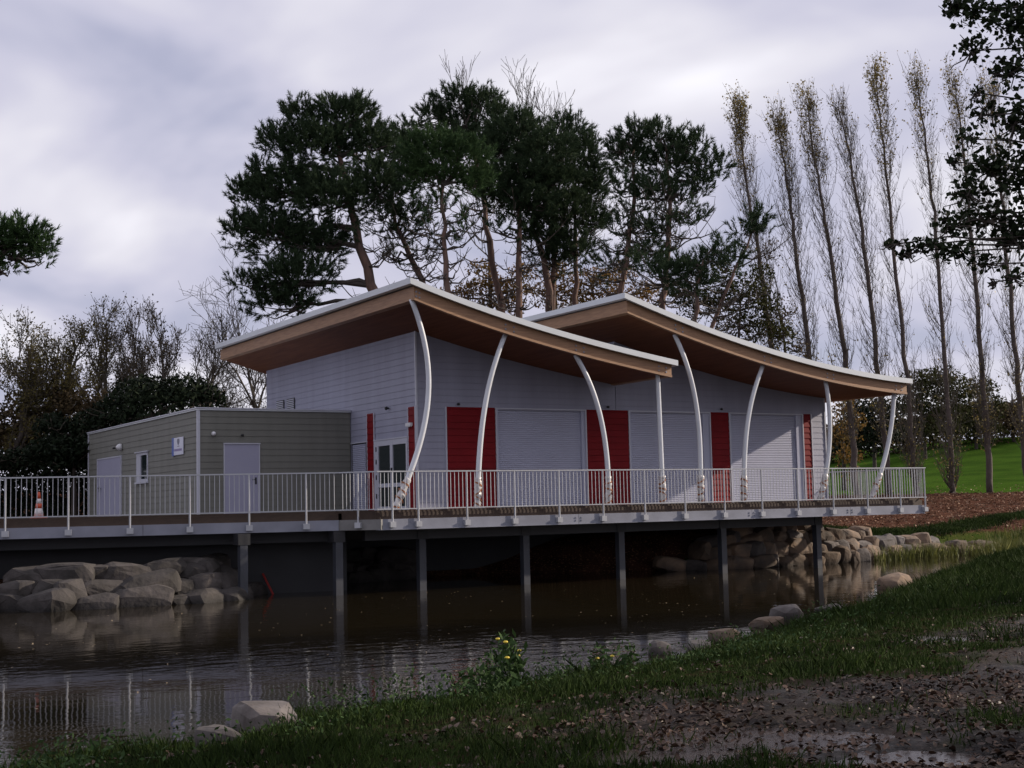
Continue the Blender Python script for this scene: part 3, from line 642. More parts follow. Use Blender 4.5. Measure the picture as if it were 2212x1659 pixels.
for a, b in zip(su[:-1], su[1:]):
    sb = run('steel_beam', (a+0.006, -0.3), (b-0.006, -0.3), 0.06, 0.12, -0.54, -0.262, MT['steel'], deck)
    for du in (-0.10, 0.10):
        for z in (-0.36, -0.44):
            if b < 19: o = bpy.data.objects.new('bolt', _cache['bolt']); o.location = (b+du, -0.24, z); link(o, sb)
    mb = MB(); mb.box((a+0.006, -0.29, -0.555), (b-0.006, -0.12, -0.541)); mb.build('flange', MT['steel'], sb)
box('steel_beam', (19.60, -0.12, -0.54), (19.72, 9, -0.262), MT['steel'], deck)
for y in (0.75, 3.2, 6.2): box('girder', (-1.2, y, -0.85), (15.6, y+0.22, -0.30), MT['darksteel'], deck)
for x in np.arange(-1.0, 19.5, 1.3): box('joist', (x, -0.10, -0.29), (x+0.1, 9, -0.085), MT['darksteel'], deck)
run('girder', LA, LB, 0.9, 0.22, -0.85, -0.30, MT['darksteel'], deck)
box('dark_backing_wall', (-2.5, 7.75, -3.2), (18.4, 8.0, -0.09), MT['blackened'], deck)  # black wall added so the space under the deck stays dark
run('dark_backing_wall', LA, LB+dirL*0.5, 2.3, 0.3, -2.4, -0.3, MT['blackened'], deck)  # second added black wall, stands in for shade behind the left stones
# piles
pil = []
for px in (921, 1146, 1353, 1575, 1781): q = onv(px, 1230, 0.55); pil.append((q[0], 0.85))
pil += [tuple(onz(532, 1296, -2.3)[:2]+np.array([0, 0.25])), tuple(onz(739, 1287, -2.3)[:2]+np.array([0, 0.25]))]
for (x, y) in pil:
    w = 0.105
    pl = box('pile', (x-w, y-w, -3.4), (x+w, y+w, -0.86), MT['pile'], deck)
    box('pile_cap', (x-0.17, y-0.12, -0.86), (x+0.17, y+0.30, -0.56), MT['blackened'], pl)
# abutment of three concrete drums and a cap
q = at(165, 1185, 38.6); ab = MB()
for k_ in (-0.42, 0.05, 0.55): ab.tube([(q[0]+k_*UX, q[1]-k_*UY+0.1, -2.2), (q[0]+k_*UX, q[1]-k_*UY+0.1, -0.75)], 0.24, 14)
abo = ab.build('abutment', MT['concrete'], deck)
mb = MB(); mb.box((q[0]-0.9, q[1]-0.2, -0.75), (q[0]+0.95, q[1]+0.6, -0.56)); mb.build('abutment_cap', MT['concrete'], abo)
# red and white ranging bar leaning under the deck
rp = at(1010/2+480, 1290, 39.5)

# ------------------------------------------------------------------ railings
def unit_tube(name, r, sides, m):
    key = (name, r)
    if key not in _cache: _cache[key] = mesh_np(name, *tube_np([(0, 0, 0), (0, 0, 1)], r, sides), m)
    return _cache[key]
def railing(label, a, b, posts, nb=12, z0=-0.02, z1=1.03, ends=(0.0, 0.0)):
    a, b = np.array(a, float), np.array(b, float); L = np.linalg.norm(b-a); d = (b-a)/L
    t = thing('railing', (a[0], a[1], -0.02), label, 'railing')
    def bar(name, z, w, h):
        n = np.array([d[1], -d[0]])
        p = [a-d*ends[0]-n*w/2, b+d*ends[1]-n*w/2, b+d*ends[1]+n*w/2, a-d*ends[0]+n*w/2]
        fixn(mk(name, *prism([tuple(x) for x in p], 2, z-h/2, z+h/2), MT['rail'], t))
    bar('top_rail', z1, 0.055, 0.035); bar('bottom_rail', z0+0.03, 0.03, 0.03)
    for s in posts:
        p = a+d*s
        o = bpy.data.objects.new('post', unit_tube('post', 0.028, 8, MT['rail'])); o.location = (p[0], p[1], -0.44); o.scale = (1, 1, z1-0.02+0.44); link(o, t)
        n = np.array([d[1], -d[0]]); q = p-n*0.012
        key = 'bracket'
        if key not in _cache:
            mb = MB(); mb.box((-0.085, -0.05, 0), (0.085, 0.06, 0.15)); _cache[key] = mesh_np('bracket', np.concatenate(mb.V), mb.F, MT['rail'])
        k = bpy.data.objects.new('bracket', _cache[key]); k.location = (p[0], p[1], -0.485); k.rotation_euler = (0, 0, math.atan2(d[1], d[0])); link(k, o)
    ps = list(posts)
    gaps = list(zip(ps[:-1], ps[1:]))
    if ps[0] > 0.25: gaps.insert(0, (0, ps[0]))
    if L-ps[-1] > 0.25: gaps.append((ps[-1], L))
    for s0, s1 in gaps:
        n_ = max(1, int(round((s1-s0)/0.125))-1)
        for q in range(n_):
            p = a+d*(s0+(s1-s0)*(q+1)/(n_+1))
            o = bpy.data.objects.new('baluster', unit_tube('baluster', 0.010, 5, MT['rail'])); o.location = (p[0], p[1], z0+0.035); o.scale = (1, 1, z1-z0-0.05); link(o, t)
def left_s(px):
    r = at(px, 1050, 10)-CAM; M2 = np.array([[dirL[0], -r[0]], [dirL[1], -r[1]]]); s = np.linalg.solve(M2, CAM[:2]-LA); return float(s[0])
lp_ = [left_s(x) for x in (-125, 12, 148, 281, 410, 538, 661, 746)]
lp_ = [s for s in lp_ if 0 < s < L12-0.05]
railing('long galvanised railing in front of the beige annex, on the left stretch of deck', LA, LB, lp_)
railing('short slanting piece of railing at the bend of the deck edge', LB, LC, [np.linalg.norm(LC-LB)*0.5])
rp_ = [float(onv(x, 1050, -0.3)[0]-LC[0]) for x in (847, 903, 1008, 1111, 1207, 1302, 1392, 1479, 1564, 1645, 1723, 1799, 1873, 1944, 1997)]
railing('long galvanised railing along the pond side of the deck, in front of the columns', LC, LD, rp_, ends=(0, 0.05))
railing('side railing closing the far end of the deck, running back from the corner', (19.75, -0.24), (19.75, 4.4), [1.5, 3.0, 4.4])

# traffic cone on the deck
q = at(84, 1100, 40.2); cx, cy_ = q[0], q[1]
cone = thing('traffic_cone', (cx, cy_, -0.02), 'orange and white traffic cone standing on the deck behind the railing', 'traffic cone')
mb = MB(); mb.box((cx-0.2, cy_-0.2, -0.021), (cx+0.2, cy_+0.2, 0.03)); mb.build('base', MT['cone'], cone)
for (z0, z1, m, nm) in ((0.03, 0.26, 'conew', 'white_band'), (0.26, 0.40, 'cone', 'orange_band'), (0.40, 0.54, 'conew', 'white_band'), (0.54, 0.74, 'cone', 'tip')):
    rr = lambda z: 0.145-0.155*z; mk(nm, *tube_np([(cx, cy_, z0), (cx, cy_, z1)], [rr(z0), rr(z1)], 16), MT[m], cone, True)
# red bar leaning on the stones under the deck
q1, q2 = at(575, 1262, 39.2), at(592, 1288, 38.9)
bar = MB(); bar.tube([q1+np.array([-0.1, 0, 0.3]), q2], 0.03, 8)
tag(bar.build('red_pole', mat('red_paint', (0.35, 0.02, 0.015), 0.5, 0.2, 3.0)), 'thin red pole lying on the dark stones under the deck', 'pole')

# ------------------------------------------------------------------ stones
def stone_mesh(name, sx, sy, sz, m, seed):
    r = random.Random(seed); bm = bmesh.new()
    for _ in range(46):
        v = Vector((r.gauss(0, 1), r.gauss(0, 1), r.gauss(0, 1))).normalized(); p = 0.58
        q_ = Vector([math.copysign(abs(c)**p, c) for c in v]); q_ *= r.uniform(0.86, 1.03)
        bm.verts.new((q_.x*sx*0.62, q_.y*sy*0.62, q_.z*sz*0.62))
    h = bmesh.ops.convex_hull(bm, input=bm.verts)
    bmesh.ops.delete(bm, geom=list({e_ for e_ in list(h['geom_interior'])+list(h['geom_unused']) if isinstance(e_, bmesh.types.BMVert)}), context='VERTS')
    bmesh.ops.subdivide_edges(bm, edges=list(bm.edges), cuts=1, use_grid_fill=True, smooth=0.12, fractal=0.22, along_normal=0.4, seed=seed)
    bmesh.ops.triangulate(bm, faces=list(bm.faces))
    me = bpy.data.meshes.new(name); bm.to_mesh(me); bm.free(); me.materials.append(m); return me
stones = [stone_mesh('stone', 1, 0.8, 0.62, MT['rock' if i % 3 else 'rockg'], i) for i in range(16)]
deck_shaded_stones = [stone_mesh('stone', 1, 0.8, 0.62, MT['rockd'], 40+i) for i in range(12)]
def embank(label, path, rows_, size, loc, zbase, dz, back, seed, pool, hm=1.0):
    t = thing('stone_embankment', loc, label, 'embankment'); r = random.Random(seed)
    P = np.array(path, float); seg = np.linalg.norm(np.diff(P, axis=0), axis=1); S = np.concatenate([[0], np.cumsum(seg)])
    for row in range(rows_):
        s = r.uniform(0, size*0.6)
        while s < S[-1]:
            w = size*r.uniform(0.55, 1.35); x = np.interp(s+w/2, S, P[:, 0]); y = np.interp(s+w/2, S, P[:, 1])
            x2 = np.interp(min(s+w/2+0.2, S[-1]), S, P[:, 0])-np.interp(s+w/2-0.2, S, P[:, 0]); y2 = np.interp(min(s+w/2+0.2, S[-1]), S, P[:, 1])-np.interp(s+w/2-0.2, S, P[:, 1])
            if zbase > -2.3 and x < 11.2+row*0.95: s += w*0.97; continue
            if (row >= 3 and x > 18.5) or (row >= 2 and x > 21.5) or (row >= 1 and x > 25): s += w*0.97; continue
            L_ = math.hypot(x2, y2)+1e-6; nx, ny = -y2/L_, x2/L_
            o = bpy.data.objects.new('stone', r.choice(pool)); h = hm*dz*r.uniform(1.15, 1.9)
            o.location = (x+nx*(row*back+r.uniform(-0.12, 0.12)), y+ny*(row*back+r.uniform(-0.12, 0.12)), zbase+row*dz+r.uniform(-0.07, 0.07)+h*0.2)
            o.scale = (w*1.12, r.uniform(0.8, 1.1), h/0.62); o.rotation_euler = (r.uniform(-0.16, 0.16), r.uniform(-0.2, 0.2), math.atan2(y2, x2)+r.uniform(-0.35, 0.35)+(math.pi if r.random() < 0.5 else 0))
            link(o, t); s += w*0.97
    return t
embank('heap of big shade-darkened grey boulders at the water below the annex side of the deck', [(-17, 2.6), (-10.5, 2.1), (-9.3, 1.05), (-7, 0.95), (-5, 1.3), (-3.2, 4.0), (-1, 6.2), (3, 7)], 3, 1.0, (-8, 2, -2.3), -2.36, 0.35, 0.42, 5, deck_shaded_stones, 1.05)
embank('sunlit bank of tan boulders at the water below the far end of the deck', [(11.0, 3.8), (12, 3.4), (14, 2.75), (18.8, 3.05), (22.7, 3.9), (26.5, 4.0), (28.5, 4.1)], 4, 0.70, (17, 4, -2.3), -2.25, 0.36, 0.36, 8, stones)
def boulder(px, py, depth, sx, sy, sz, label, m='rockg', seed=0, rz=0.3):
    p = at(px, py, depth); z = float(terrain(np.array([p[0]]), np.array([p[1]]))[0]); z = max(z, ZW-0.05)
    o = bpy.data.objects.new('boulder', stone_mesh('boulder', sx, sy, sz, MT[m], seed)); o.location = (p[0], p[1], z+sz*0.22); o.rotation_euler = (0.1, -0.12, rz); link(o)
    return tag(o, label, 'boulder', 'boulders on the near bank')
def depth_at(px, py, z): q_ = onz(px, py, z); return uv2ad(q_[0], q_[1])[1]
for (px, py, sx, sy, sz, lb, m, sd_) in (
        (572, 1588, 0.62, 0.5, 0.42, 'rounded pale boulder in the water edge grass, nearest to the annex reflection', 'rockg', 101),
        (480, 1628, 0.45, 0.35, 0.2, 'flat dark stone half sunk beside the rounded pale boulder', 'rockg', 102),
        (1425, 1398, 0.30, 0.26, 0.32, 'small pointed grey stone at the water edge next to the flowering weeds', 'rockg', 103),
        (1565, 1372, 0.62, 0.42, 0.32, 'brown angular boulder at the water edge right of the small pointed stone', 'rock', 104),
        (1655, 1342, 0.80, 0.42, 0.28, 'long low tan boulder in the middle of the row on the near water edge', 'rock', 105),
        (1698, 1325, 0.60, 0.42, 0.40, 'tall pale boulder with a light top at the near water edge', 'rockg', 106),
        (1788, 1310, 0.5, 0.35, 0.22, 'little whitish stone in the grass in front of the last deck pile', 'rockg', 107),
        (1935, 1262, 0.85, 0.6, 0.48, 'isolated reddish boulder on the grassy bank under the far boulders', 'rock', 108),
        (1512, 1392, 0.5, 0.4, 0.25, 'low flat grey stone between the pointed stone and the brown boulder', 'rockg', 109)):
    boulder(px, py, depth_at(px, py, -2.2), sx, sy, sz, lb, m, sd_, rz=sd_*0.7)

# ------------------------------------------------------------------ foliage generators
def leaf_quads(C, size, ndir=None, flat=0.0, aspect=0.55):
    n = len(C); d = rng.normal(size=(n, 3)); d /= np.linalg.norm(d, axis=1)[:, None]
    w = rng.normal(size=(n, 3))
    if flat > 0: d[:, 2] *= (1-flat); w[:, 2] *= (1-flat)
    w = w-(w*d).sum(1)[:, None]*d/(d*d).sum(1)[:, None]; w /= np.linalg.norm(w, axis=1)[:, None]+1e-9
    s = size*rng.uniform(0.6, 1.3, n)[:, None]
    a = C-d*s*0.5; b = C+d*s*0.5; m1 = C+w*s*aspect*0.5; m2 = C-w*s*aspect*0.5
    V = np.stack([a, m1, b, m2], 1).reshape(-1, 3); F = np.arange(n*4).reshape(-1, 4); return V, F
def folded_leaves(C, size, flat=0.6):
    n = len(C); th = rng.uniform(0, 6.28, n); d = np.stack([np.cos(th), np.sin(th), rng.normal(0, (1-flat), n)], -1); d /= np.linalg.norm(d, axis=1)[:, None]
    w = np.stack([-np.sin(th), np.cos(th), rng.normal(0, (1-flat), n)], -1); up = np.cross(d, w); up *= np.sign(up[:, 2:3]+1e-9)
    s = (size*rng.uniform(0.5, 1.35, n))[:, None]; f = rng.uniform(0.0, 0.35, n)[:, None]; k = rng.uniform(0.5, 0.85, n)[:, None]
    V = [C-d*s*0.5, C-d*s*0.2+w*s*k*0.42+up*s*f, C+d*s*0.18+w*s*k*0.36+up*s*f*1.2, C+d*s*0.52+up*s*f*0.5, C+d*s*0.18-w*s*k*0.36+up*s*f*1.2, C-d*s*0.2-w*s*k*0.42+up*s*f]
    b = np.arange(n)[:, None]*6
    return np.stack(V, 1).reshape(-1, 3), np.concatenate([b+np.array([[0, 3, 2, 1]]), b+np.array([[0, 5, 4, 3]])], 0)
def blob_points(blobs, depth, dens, zr=1.0, shell=0.4, lower=0.0):
    pts = []; outs = []
    for b in blobs:
        px, py, rx, ry = b[:4]; dn = dens*(b[4] if len(b) > 4 else 1.0)
        sc = FPX/depth; RX, RY = rx/sc, ry/sc; RZ = zr*(RX+RY)/2
        c = at(px, py, depth+rng.uniform(-0.6, 0.6)*RZ)
        n = max(6, int(dn*RX*RY*3.1416)); d = rng.normal(size=(n, 3)); d /= np.linalg.norm(d, axis=1)[:, None]
        d[:, 2] = np.where((d[:, 2] < 0) & (rng.random(n) < 0.5), -d[:, 2], d[:, 2])
        r = rng.random(n)**shell
        q = c+(d[:, :1]*RGT*RX+d[:, 1:2]*FWD*RZ+d[:, 2:3]*UPZ*RY)*r[:, None]
        pts.append(q); outs.append(d[:, :1]*RGT+d[:, 1:2]*FWD+d[:, 2:3]*UPZ)
    return np.concatenate(pts), np.concatenate(outs)
def needle_tufts(C, O, k, length, width):
    n = len(C); ax = 0.6*O+np.array([0, 0, 0.55])+rng.normal(0, 0.3, (n, 3)); ax /= np.linalg.norm(ax, axis=1)[:, None]
    st = np.array([0.0, 0.16, 0.30, 0.42]); C = (C[:, None, :]+ax[:, None, :]*st[None, :, None]*rng.uniform(0.7, 1.4, (n, 1, 1))).reshape(-1, 3)+rng.normal(0, 0.04, (n*4, 3)); ax = np.repeat(ax, 4, 0); n = len(C)
    Cn = np.repeat(C, k, 0); A = np.repeat(ax, k, 0)
    d = A+rng.normal(0, 0.48, Cn.shape); d /= np.linalg.norm(d, axis=1)[:, None]
    w = np.cross(d, rng.normal(size=d.shape)); w /= np.linalg.norm(w, axis=1)[:, None]+1e-9
    L = length*rng.uniform(0.65, 1.25, len(Cn))[:, None]; base = Cn-A*length*0.25+A*length*rng.uniform(0, 0.7, len(Cn))[:, None]
    V = np.stack([base+w*width*0.5, base-w*width*0.5, base+d*L], 1).reshape(-1, 3)
    return V, np.arange(len(V)).reshape(-1, 3)
def curve(p, q, sag=0.0, n=6, jit=0.0):
    t = np.linspace(0, 1, n)[:, None]; P = p*(1-t)+q*t; P = P+UPZ*(-sag*4*t*(1-t))
    if jit: P[1:-1] += rng.normal(0, jit, (n-2, 3))
    return P
def ground_z(p): return float(terrain(np.array([p[0]]), np.array([p[1]]))[0])
def trunk_path(pix, depth):
    P = np.array([at(x, y, depth) for x, y in pix]); b = P[0].copy(); g0 = ground_z(b)
    if P[0, 2] > g0: P = np.concatenate([[[P[0, 0]+(P[0, 0]-P[1, 0])*0.4, P[0, 1]+(P[0, 1]-P[1, 1])*0.4, g0-0.1]], P])
    t = np.linspace(0, 1, len(P)); tt = np.linspace(0, 1, 14)
    return np.stack([np.interp(tt, t, P[:, i]) for i in range(3)], -1)
def pine(label, depth, trunks, blobs, r0=0.22, m='needles', dens=62, group='pines behind the pavilion', dead=14, tl=0.36):
    paths = [trunk_path(tp, depth+0.4*i) for i, tp in enumerate(trunks)]
    root = thing('pine_tree', tuple(paths[0][0]), label, 'tree', group)
    mb = MB()
    for i, P in enumerate(paths): mb.tube(P+np.concatenate([np.zeros((1, 3)), rng.normal(0, 0.05, (12, 3)), np.zeros((1, 3))]), np.linspace(r0*(1 if i == 0 else 0.75), r0*0.28, len(P)), 9)
    mb.build('trunk', MT['bark'], root, True)
    lb = MB()
    allp = np.concatenate([P[4:] for P in paths])
    for b in blobs:
        c = at(b[0], b[1], depth); below = allp[allp[:, 2] < c[2]+0.3]
        src = below if len(below) else allp
        s = src[np.argmin(((src-c)**2).sum(1)+0.6*(src[:, 2]-c[2])**2)]
        lb.tube(curve(s, c, -0.2, 6, 0.10), np.linspace(r0*0.42, r0*0.12, 6), 5)
        sc = FPX/depth
        for _ in range(5):
            q = c+RGT*rng.uniform(-0.8, 0.8)*b[2]/sc+UPZ*rng.uniform(-0.6, 0.7)*b[3]/sc+FWD*rng.uniform(-0.7, 0.7)*b[2]/sc
            st = s+(c-s)*rng.uniform(0.35, 0.9); lb.tube(curve(st, q, 0.1, 5, 0.08), np.linspace(r0*0.2, r0*0.05, 5), 4)
    for _ in range(int(dead*1.6)):      # bare dead branches on the lower bole
        P = paths[rnd.randrange(len(paths))]; p = P[rnd.randint(4, 10)]; a_ = rng.uniform(0, 6.28); L_ = rng.uniform(0.8, 2.6)
        q = p+np.array([math.cos(a_), math.sin(a_), rng.uniform(0.1, 0.75)])*L_; lb.tube(curve(p, q, 0.18*L_, 6, 0.05), np.linspace(0.045, 0.014, 6), 4)
        for _ in range(3):
            t = rng.uniform(0.4, 0.95); st = p+(q-p)*t-UPZ*0.18*L_*4*t*(1-t); lb.tube(curve(st, st+rng.normal(0, 0.35, 3)+np.array([0, 0, 0.35]), 0, 3), [0.018, 0.013, 0.009], 3)
    lb.build('branches', MT['barkd'], root)['kind'] = 'stuff'
    C, O = blob_points(blobs, depth, dens*0.44)
    V, F = needle_tufts(C, O, 16, tl*0.68, 0.033); mk('crown', V, F, MT[m], root)
    return root
def grow(mb, p, d, L, r, lev, spread=0.5, up=0.12, kids=3, tips=None, rmin=0.012, sides=4):
    n = 5; P = [p]; dd_ = d.copy()
    for _ in range(n-1):
        dd_ = dd_+rng.normal(0, 0.11, 3)+UPZ*up*0.35; dd_ /= np.linalg.norm(dd_); P.append(P[-1]+dd_*L/(n-1))
    P = np.array(P); mb.tube(P, np.linspace(r, max(r*0.5, rmin), n), sides if r > 0.05 else 3, False)
    if tips is not None and lev <= 1: tips.append(P[1:])
    if lev == 0: return
    for i in range(kids+(1 if rng.random() < 0.5 else 0)):
        t = 0.35+0.65*(i+rng.random()*0.7)/kids; j = min(n-1, int(t*(n-1))); st = P[j]
        nd = dd_+rng.normal(0, spread, 3)+UPZ*up; nd /= np.linalg.norm(nd)
        grow(mb, st, nd, L*rng.uniform(0.55, 0.8), max(r*0.55, rmin), lev-1, spread, up, kids, tips, rmin, sides)
def bare_tree(label, depth, pix, r0, L, lev=4, spread=0.42, up=0.3, kids=3, leaves=None, nleaf=0, lsize=0.12, group=None, starts=5, rmin=0.009, name='bare_tree', lowleaf=None):
    P = trunk_path(pix, depth); root = thing(name, tuple(P[0]), label, 'tree', group); tb = MB(); tb.tube(P+np.concatenate([np.zeros((1, 3)), rng.normal(0, 0.06, (12, 3)), np.zeros((1, 3))]), np.linspace(r0, r0*0.4, len(P)), 8)
    tb.build('trunk', MT['barkd'], root, True)
    br = MB(); tips = []
    for i in range(starts):
        j = int(6+7*i/max(1, starts-1)); j = min(j, 13); d = P[-1]-P[-3]; d /= np.linalg.norm(d)
        d = d+rng.normal(0, spread*1.1, 3)+UPZ*0.2; d /= np.linalg.norm(d)
        grow(br, P[j], d, L*(1.0 if i == starts-1 else rng.uniform(0.7, 1.0)), r0*0.36, lev, spread, up, kids, tips, rmin)
    br.build('branches', MT['twig'], root)['kind'] = 'stuff'
    if leaves:
        T = np.concatenate(tips); C = T[rng.integers(0, len(T), nleaf)]+rng.normal(0, 0.12, (nleaf, 3))
        if lowleaf is not None: C = C[C[:, 2] < lowleaf]
        V, F = leaf_quads(C, lsize); mk('crown', V, F, MT[leaves], root)
    return root
def leafy_tree(label, depth, pix, blobs, m, r0=0.14, dens=120, lsize=0.16, name='leafy_tree', group=None, cat='tree', shell=0.42):
    P = trunk_path(pix, depth); root = thing(name, tuple(P[0]), label, cat, group); tb = MB(); tb.tube(P, np.linspace(r0, r0*0.35, len(P)), 7); tb.build('trunk', MT['barkd'], root, True)
    br = MB(); sc = FPX/depth
    for b in blobs:
        c = at(b[0], b[1], depth); s = P[int(np.argmin(((P-c)**2).sum(1)))]; br.tube(curve(s, c, -0.1, 5, 0.08), np.linspace(r0*0.5, r0*0.15, 5), 4)
        for _ in range(9):
            q = c+RGT*rng.uniform(-1, 1)*b[2]/sc+UPZ*rng.uniform(-0.7, 1.0)*b[3]/sc+FWD*rng.uniform(-0.8, 0.8)*b[2]/sc; br.tube(curve(c, q, 0, 4, 0.08), np.linspace(r0*0.2, 0.015, 4), 3)
    br.build('branches', MT['twig'], root)['kind'] = 'stuff'
    C, O = blob_points(blobs, depth, dens*2.6, shell=shell); V, F = leaf_quads(C, lsize); mk('crown', V, F, MT[m], root)
    return root

# ------------------------------------------------------------------ pines behind the pavilion
pine('big dark leaning pine with the widest crown, leftmost behind the pavilion', 64, [[(838, 700), (800, 610), (770, 500), (750, 400), (728, 300)]],
     [(738, 258, 62, 42), (650, 262, 42, 40), (602, 312, 44, 40), (690, 330, 90, 62), (800, 320, 52, 58), (545, 425, 50, 42), (620, 420, 84, 62), (720, 440, 86, 72), (518, 505, 32, 46), (590, 520, 78, 58), (688, 540, 78, 52), (640, 605, 84, 48), (533, 618, 36, 22), (605, 660, 78, 34), (815, 410, 52, 62), (770, 250, 36, 34), (560, 370, 20, 22)], 0.34, dead=12, dens=85)
pine('slender pine leaning left between the big dark pine and the red stemmed one', 67, [[(920, 620), (880, 545), (852, 470), (845, 380)]],
     [(850, 340, 46, 52), (885, 350, 36, 60), (830, 470, 36, 40, 0.6), (868, 295, 26, 22), (858, 420, 46, 44), (885, 470, 40, 30), (868, 520, 36, 26, 0.5), (905, 560, 34, 22, 0.35), (840, 560, 30, 30, 0.35), (930, 500, 34, 40, 0.3)], 0.2, dead=18)
pine('round headed bright green pine with a straight reddish stem', 60, [[(970, 650), (963, 520), (958, 400)]],
     [(950, 335, 58, 50), (905, 330, 32, 36), (1008, 350, 48, 42), (955, 392, 62, 34), (905, 385, 36, 30), (1030, 400, 34, 30), (950, 450, 50, 30, 0.3), (1000, 500, 34, 40, 0.25)], 0.2, 'needles2', dens=80, dead=22)
pine('tall pine rising highest of the group, its slightly bent stem behind the first roof', 71, [[(1085, 680), (1058, 540), (1042, 430), (1020, 290)]],
     [(990, 220, 56, 28), (938, 252, 36, 24), (1042, 232, 44, 34), (982, 272, 56, 36), (1075, 275, 40, 46), (1000, 320, 60, 40), (895, 275, 24, 14)], 0.24, dens=75, dead=18)
pine('broad dark pine with a straight red stem above the valley of the two roofs', 66, [[(1121, 700), (1121, 560), (1122, 450), (1120, 350)]],
     [(1118, 300, 66, 52), (1062, 340, 44, 50), (1180, 335, 62, 52), (1130, 395, 92, 52), (1205, 400, 56, 56), (1060, 400, 50, 36), (1085, 432, 60, 34), (1150, 450, 60, 40), (1085, 500, 40, 40, 0.25)], 0.22, dens=80, dead=16)
pine('many stemmed dark pine left of the second roof peak', 68, [[(1190, 690), (1180, 580), (1150, 480), (1160, 400)], [(1192, 640), (1200, 540), (1225, 440)], [(1243, 690), (1243, 560), (1240, 430)]],
     [(1225, 292, 44, 36), (1262, 345, 40, 56), (1215, 470, 84, 54), (1272, 430, 38, 56), (1175, 520, 48, 44), (1245, 545, 52, 36), (1195, 570, 42, 34, 0.7), (1290, 490, 22, 40), (1290, 380, 24, 40)], 0.26, dens=70, dead=14)
pine('pine with the left of two pale stems above the second roof', 64, [[(1340, 660), (1352, 560), (1372, 430), (1368, 320)]],
     [(1372, 295, 40, 26), (1338, 330, 26, 38), (1360, 350, 48, 42), (1345, 410, 36, 40, 0.6), (1395, 430, 44, 36, 0.7), (1345, 500, 36, 40, 0.5), (1320, 570, 40, 36, 0.5), (1390, 520, 40, 40, 0.4)], 0.2, dead=26)
pine('pine with the right of two pale stems, its crown sweeping towards the poplars', 63, [[(1433, 680), (1440, 560), (1448, 440), (1440, 320)]],
     [(1425, 305, 50, 30), (1485, 325, 52, 32), (1540, 365, 36, 28), (1450, 360, 66, 44), (1515, 395, 48, 28, 0.7), (1425, 415, 50, 40, 0.8), (1475, 430, 50, 36, 0.6), (1440, 500, 60, 40, 0.6), (1500, 480, 40, 40, 0.3), (1400, 560, 40, 30, 0.6)], 0.2, dead=34)
pine('low dark pine spreading just above the second roof', 60, [[(1500, 720), (1505, 640), (1520, 560)]],
     [(1530, 570, 50, 26), (1478, 590, 50, 28), (1425, 600, 46, 26, 0.8), (1558, 535, 18, 18), (1580, 575, 26, 26), (1500, 625, 60, 26, 0.8), (1400, 570, 40, 20, 0.6)], 0.16, dead=8)
pine('thin pine leaning right with one small tuft of crown before the first poplar', 62, [[(1528, 740), (1560, 640), (1598, 560), (1632, 490)]],
     [(1632, 476, 34, 16), (1605, 500, 26, 14), (1650, 500, 20, 16), (1600, 540, 24, 16, 0.4)], 0.13, dead=14)
pine('pine crown reaching in from the left edge of the picture', 48, [[(-190, 1050), (-150, 800), (-90, 640), (-40, 570)]],
     [(30, 548, 62, 36), (-15, 525, 60, 44), (92, 545, 26, 36), (55, 512, 50, 22), (-60, 560, 60, 50), (10, 592, 40, 20, 0.5), (-110, 520, 60, 50)], 0.3, 'needles2', dens=95, group='pines beside the annex', dead=6, tl=0.30)

# bare and autumn trees behind
bare_tree('tall bare tree whose pale twigs stick out above the pines', 82, [(1200, 640), (1195, 480), (1185, 340)], 0.2, 3.3, 4, 0.56, 0.34, 3, starts=16, rmin=0.012, name='bare_tree')
bare_tree('bare tree top showing left of the highest pine', 84, [(1060, 640), (1050, 420), (1035, 280)], 0.14, 2.9, 3, 0.34, 0.4, 3, starts=5, rmin=0.012)
leafy_tree('golden brown autumn tree low between the pine stems behind the first roof', 78, [(1060, 760), (1060, 690), (1062, 620)], [(1060, 620, 52, 32), (1010, 640, 36, 36), (1110, 635, 36, 32), (1085, 665, 60, 30), (960, 650, 34, 30, 0.8), (1040, 585, 40, 30, 0.6), (900, 660, 40, 24, 0.7), (1130, 600, 40, 36, 0.7)], 'autumn', dens=60, lsize=0.2, name='autumn_tree')
leafy_tree('yellowish autumn tree behind the left end of the second roof', 80, [(1290, 760), (1285, 690), (1280, 620)], [(1285, 610, 50, 36), (1240, 635, 46, 34), (1320, 640, 36, 30), (1180, 640, 40, 34), (1260, 660, 70, 24), (1210, 600, 40, 36, 0.7), (1340, 600, 40, 36, 0.7), (1390, 640, 40, 36)], 'autumn', dens=56, lsize=0.2, name='autumn_tree')
leafy_tree('olive green thicket tree behind the middle of the second roof', 72, [(1590, 820), (1595, 740), (1600, 650)], [(1600, 640, 60, 48), (1545, 660, 50, 44), (1650, 670, 44, 54), (1500, 660, 46, 36), (1640, 600, 36, 36, 0.7), (1610, 710, 70, 40), (1690, 730, 36, 40), (1460, 640, 40, 36), (1560, 600, 50, 36, 0.7)], 'olive', dens=60, lsize=0.2, name='leafy_tree')
leafy_tree('sparse reddish brown tree between the thicket and the poplar stems', 74, [(1700, 860), (1698, 780), (1690, 700)], [(1690, 690, 36, 60), (1660, 560, 30, 60, 0.4), (1640, 730, 40, 50), (1720, 760, 30, 36)], 'brownleaf', dens=26, lsize=0.18, name='leafy_tree')

